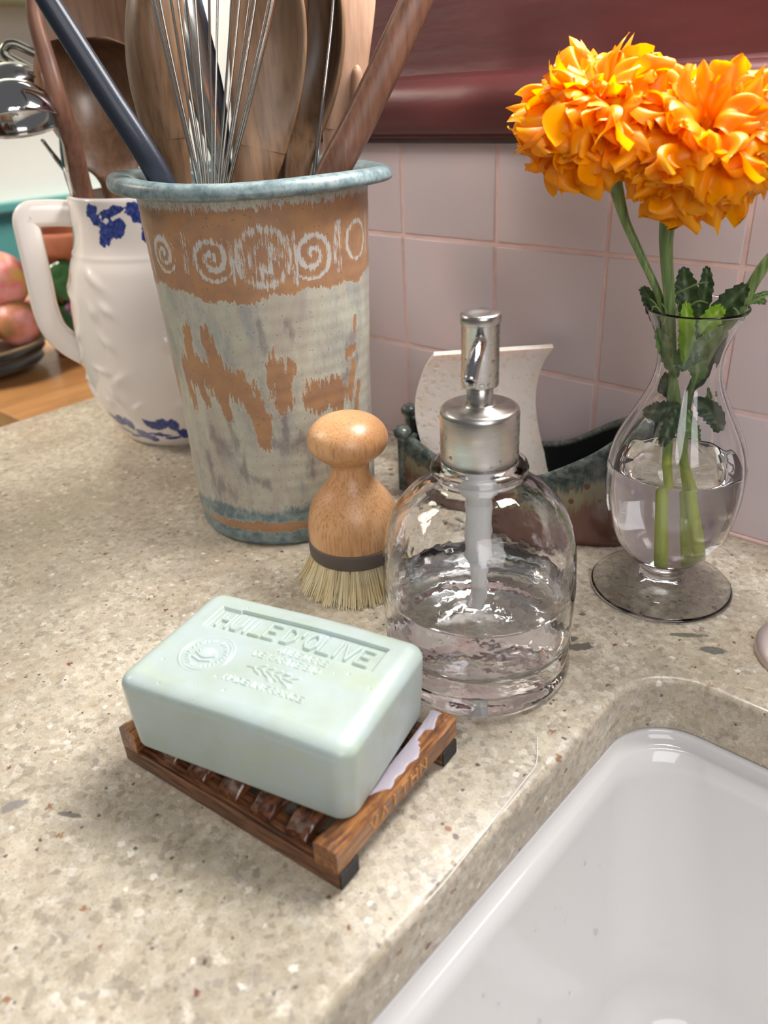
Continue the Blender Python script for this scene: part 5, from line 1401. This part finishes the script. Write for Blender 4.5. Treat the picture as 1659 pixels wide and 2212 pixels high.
def stem(par, pts, rads, calyx_at=.9, wetz=.0745):
    P = [Vector(p) for p in interp([tuple(p) for p in pts], 8)]; n = len(P)
    R = [float(np.interp(i / (n - 1), np.linspace(0, 1, len(rads)), rads)) for i in range(n)]
    V, Fc = sweep_data(P, R, R, Vector((.3, .9, .1)), 18)
    wet = [1.0 if v.z < wetz else max(0.0, 1 - (v.z - wetz) / .02) * .4 for v in V]; cal = [min(1.0, max(0.0, ((i // 18) / (n - 1) - calyx_at) / (1 - calyx_at + 1e-6)) * 1.6) for i in range(len(V))]
    return mk('stem', V, Fc, STEM, par, True, dict(wet=wet, calyx=cal), True)
def marigold(label, head, axis, R, stem_pts, rads, npet, seed, extra_up, squash=.70):
    rs = random.Random(seed); ax = Vector(axis).normalized(); head = Vector(head)
    t = thing('marigold', label, 'flower', tuple(stem_pts[0]), 0, 'orange marigolds in the glass vase')
    stem(t, stem_pts, rads)
    q = ax.to_track_quat('Z', 'Y')
    ga = PI * (3 - math.sqrt(5))
    for i in range(npet):
        s = (i + .5) / npet
        phi = math.radians(8 + 103 * s ** .72); az = i * ga + rs.uniform(-.2, .2)
        dl = Vector((math.sin(phi) * math.cos(az), math.sin(phi) * math.sin(az), math.cos(phi) * squash))
        rad = (q @ dl).normalized()
        # +Y of the petal points away from the flower's axis direction (curling down and out)
        away = (rad * rad.dot(ax) - ax)
        away = away - rad * away.dot(rad); away = away.normalized() if away.length > 1e-4 else (q @ Vector((1, 0, 0)))
        x = away.cross(rad).normalized()
        M3 = Matrix((x, away, rad)).transposed()
        me = rs.choice(PM); size = R * (.74 + .30 * rs.random()) * (.72 + .28 * min(1, s * 3)) * (1.0 if phi < 1.9 else .9)
        org = head + rad * R * .40 - ax * R * .10
        o = link('petal', me, t)
        jitter = Matrix.Rotation(rs.uniform(-.6, .6), 3, 'Z') @ Matrix.Rotation(rs.uniform(-.35, .35), 3, 'X')
        o.matrix_parent_inverse = pmat(t).inverted()
        o.matrix_basis = Matrix.Translation(org) @ (M3 @ jitter).to_4x4() @ Matrix.Diagonal((size, size, size, 1))
    for (tip, sz, kind) in extra_up:
        tip = Vector(tip); rad = (tip - head).normalized(); away = (rad * rad.dot(ax) - ax); away = (away - rad * away.dot(rad)).normalized() if away.length > .05 else Vector((0, 0, 1)).cross(rad).normalized()
        x = away.cross(rad).normalized(); M3 = Matrix((x, away, rad)).transposed(); L_ = (tip - head).length * 1.02
        o = link('petal', PM_UP[kind % 5], t); o.matrix_parent_inverse = pmat(t).inverted()
        o.matrix_basis = Matrix.Translation(head) @ (M3 @ Matrix.Rotation(.4 * kind, 3, 'Z')).to_4x4() @ Matrix.Diagonal((sz * L_, L_, L_, 1))
    # green calyx cup
    V, Fc = lathe_data([(0, -.0085), (.0040, -.0080), (.0062, -.004), (.0072, .003), (.0076, .009), (.0070, .012), (0, .011)], 24)
    c0 = head - ax * R * .52
    mk('calyx', [c0 + q @ Vector(v) for v in V], Fc, STEM, t, True, dict(wet=[0] * len(V), calyx=[1] * len(V)), True)
    return t
def A(px, py, back=0.0): return at(px, py, VS, back)
def flowers():
    H1 = A(1298, 246, -.006); H2 = A(1518, 300, -.012)
    d_, l_ = hdir(VS); fwd = Vector((-d_[0], -d_[1], 0)); lat = Vector((l_[0], l_[1], 0))
    f1 = marigold('orange marigold at the left of the vase, upright ragged petals on top', H1, Vector((0, 0, 1)) * 1.0 + fwd * .30 - lat * .05, .0262,
                  [A(1496, 1204, -.003), A(1478, 1000, -.002), A(1452, 800, 0), A(1430, 660, -.004), A(1388, 560, -.005), A(1352, 480, -.005), A(1332, 410, -.005), A(1318, 355, -.006), A(1300, 318, -.006)],
                  [.0024, .0022, .0020, .0017, .0018, .0020, .0030, .0046, .0058], 85, 11,
                  [(A(1218, 120, -.008), .9, 0), (A(1245, 108, 0), .8, 1), (A(1330, 130, .004), .7, 2), (A(1366, 92, .004), .35, 3), (A(1432, 140, -.004), 1.0, 1), (A(1450, 190, -.008), .8, 4), (A(1300, 128, -.006), .8, 2)])
    f2 = marigold('larger orange marigold at the right edge, its eye turned to the room', H2, Vector((0, 0, .80)) + fwd * .75 + lat * .18, .0250,
                  [A(1432, 1206, -.004), A(1440, 1000, -.002), A(1452, 820, 0), A(1448, 680, -.008), A(1440, 560, -.008), A(1440, 500, -.008), A(1450, 440, -.008), A(1475, 395, -.008), A(1490, 372, -.008)],
                  [.0026, .0024, .0022, .0024, .0028, .0032, .0040, .0052, .0060], 85, 23,
                  [(A(1398, 185, -.01), .9, 0), (A(1555, 165, -.004), .9, 1), (A(1625, 190, -.004), .9, 2), (A(1480, 190, -.004), .8, 3)])
    # a third stem leans out to the right; its bud is beyond the frame
    t3 = thing('marigold', 'third green marigold stem leaning out of the vase to the right', 'flower', tuple(A(1450, 1190, .004)))
    stem(t3, [A(1470, 1195, .004), A(1475, 1000, .004), A(1490, 850, .003), A(1545, 745, .002), A(1600, 665, .002), A(1628, 610, .002), A(1668, 555, .002), A(1740, 500, .002), A(1790, 470, .002)], [.0020, .0020, .0020, .0022, .0026, .0026, .0026, .0024, .0030], 1.0)
    V, Fc = lathe_data([(0, -.009), (.005, -.006), (.0075, 0), (.0075, .006), (.005, .011), (0, .013)], 20); c0 = A(1805, 462, .002)
    mk('bud', [c0 + Vector(v) for v in V], Fc, STEM, t3, True, dict(wet=[0] * len(V), calyx=[.6] * len(V)), True)
    def lf(par, pts, hw, mat, seed, curl=0.0): leaf(par, [A(*p) for p in pts], hw, mat, None, seed, 'leaf', curl)
    # above the rim
    lf(f2, [(1480, 700, .004), (1484, 650, .006), (1480, 610, .008), (1476, 576, .008)], .0062, LF_DARK, 1)
    lf(f2, [(1512, 700, .006), (1520, 650, .008), (1526, 610, .009), (1526, 574, .010)], .0042, LF_DARK, 2)
    lf(t3, [(1530, 715, -.002), (1560, 672, -.004), (1590, 640, -.004), (1616, 614, -.004)], .0064, LF_DARK, 3)
    lf(f2, [(1500, 730, -.002), (1510, 700, -.004), (1512, 670, -.004), (1508, 650, -.004)], .0066, LF_DARK, 4)
    lf(f1, [(1425, 720, 0), (1412, 670, .002), (1400, 640, .002), (1385, 620, .004)], .0042, LF_DARK, 5)
    lf(f2, [(1478, 780, -.010), (1484, 730, -.012), (1484, 690, -.014), (1482, 650, -.012)], .0044, LF_BRIGHT, 6)
    lf(t3, [(1512, 720, -.008), (1530, 696, -.012), (1548, 676, -.012), (1562, 662, -.012)], .0050, LF_BRIGHT, 7)
    lf(t3, [(1606, 660, .002), (1622, 650, .003), (1638, 648, .004), (1655, 654, .004)], .0026, LF_MID, 8)
    lf(t3, [(1600, 650, .006), (1630, 640, .006), (1665, 632, .006), (1700, 640, .006)], .0013, LF_MID, 9)
    # fine curling shoots round the mouth
    for i, pts in enumerate([[(1440, 665, -.004), (1452, 640, -.006), (1480, 625, -.008), (1510, 612, -.008), (1530, 610, -.006)], [(1430, 690, -.008), (1418, 660, -.010), (1404, 645, -.010)], [(1436, 690, -.010), (1424, 668, -.012), (1412, 662, -.012), (1408, 672, -.012)],
                             [(1490, 660, -.008), (1510, 650, -.010), (1530, 655, -.010)], [(1612, 660, -.002), (1640, 645, -.002), (1664, 636, 0)], [(1470, 690, -.012), (1462, 670, -.014), (1466, 655, -.014)], [(1435, 700, -.012), (1440, 675, -.013), (1430, 655, -.013)],
                             [(1600, 690, -.008), (1592, 672, -.010), (1584, 664, -.010)], [(1604, 690, -.008), (1608, 674, -.010), (1620, 668, -.010)]]):
        P = [Vector(p) for p in interp([tuple(A(*p)) for p in pts], 6)]
        V, Fc = sweep_data(P, [.0007 * (1 - .7 * k / len(P)) for k in range(len(P))], [.0004] * len(P), Vector((.5, -.6, .5)), 6)
        mk('shoot', V, Fc, LF_MID, f1 if i % 2 else f2, True, dict(vein=[0.6] * len(V)), True)
    # inside the neck and bulb
    lf(f1, [(1462, 815, -.003), (1448, 770, -.005), (1432, 735, -.007), (1420, 705, -.009)], .0050, LF_MID, 10)
    lf(f2, [(1470, 800, -.004), (1500, 765, -.006), (1530, 735, -.008), (1560, 705, -.008)], .0050, LF_MID, 11)
    lf(f2, [(1476, 800, -.006), (1480, 760, -.009), (1484, 730, -.011), (1484, 700, -.012)], .0040, LF_MID, 12)
    lf(f2, [(1500, 830, -.003), (1508, 800, -.004), (1500, 775, -.006), (1494, 750, -.006)], .0050, LF_MID, 13)
    lf(t3, [(1480, 860, .002), (1520, 800, .003), (1555, 740, .005), (1578, 710, .007)], .0045, LF_DARK, 14)
    lf(f1, [(1470, 875, -.004), (1440, 885, -.006), (1412, 890, -.008), (1390, 886, -.010)], .0058, LF_DARK, 15)
    lf(f2, [(1500, 860, .0), (1525, 880, -.002), (1545, 905, -.004), (1552, 935, -.006)], .0058, LF_DARK, 16)
    lf(f2, [(1530, 835, .004), (1533, 850, .004), (1528, 865, .003), (1524, 875, .002)], .0028, LF_MID, 17)
    lf(f1, [(1462, 880, -.006), (1452, 910, -.009), (1440, 940, -.012), (1428, 965, -.014)], .0046, LF_DARK, 18)
    lf(f2, [(1488, 885, -.004), (1490, 910, -.006), (1498, 935, -.008), (1508, 955, -.010)], .0044, LF_MID, 19)
    lf(f1, [(1450, 800, .004), (1440, 820, .004), (1436, 840, .004), (1445, 858, .004)], .0036, LF_DARK, 20)
flowers()

# ------------------------------------------------------------------ round metal push disc at the edge of the sink deck
def disc():
    p = ground(1672, 1372)
    cx = ground(1600, 1342); 
    t = thing('sink_control_disc', 'round brushed metal disc with a black-ringed centre at the right edge', 'tap fitting', (.3895, -.0915, 0))
    lathe('plate', [(0, .0058), (.0120, .0058), (.026, .0056), (.0292, .0050), (.0305, .0036), (.0308, .0004), (0, .0004)], steel('warm_satin_metal', (226, 214, 212), .5), t, 72)
    lathe('ring', [(.0090, .0058), (.0092, .0068), (.0100, .0071), (.0108, .0068), (.0110, .0058)], plain('black_ring', (28, 26, 28), .35), t, 48)
    lathe('button', [(0, .0072), (.0080, .0072), (.0090, .0066), (.0091, .0057)], steel('button_metal', (190, 186, 184), .3), t, 48)
disc()

# thin white fibre lying along the lip of the cut-out
def fibre():
    P = [ground(1160, 1590, .0006), ground(1158, 1650, .0006), ground(1130, 1690, .0006), ground(1080, 1755, .0006), ground(1020, 1830, .0006), ground(960, 1905, .0006), ground(915, 1955, .0006)]
    PP = [Vector(p) for p in interp([tuple(p) for p in P], 8)]
    t = thing('white_thread', 'thin white thread lying along the edge of the worktop above the sink', 'thread', tuple(PP[0]))
    tube('fibre', PP, .00022, plain('white_thread', (245, 242, 236), .5), t, 6)
fibre()
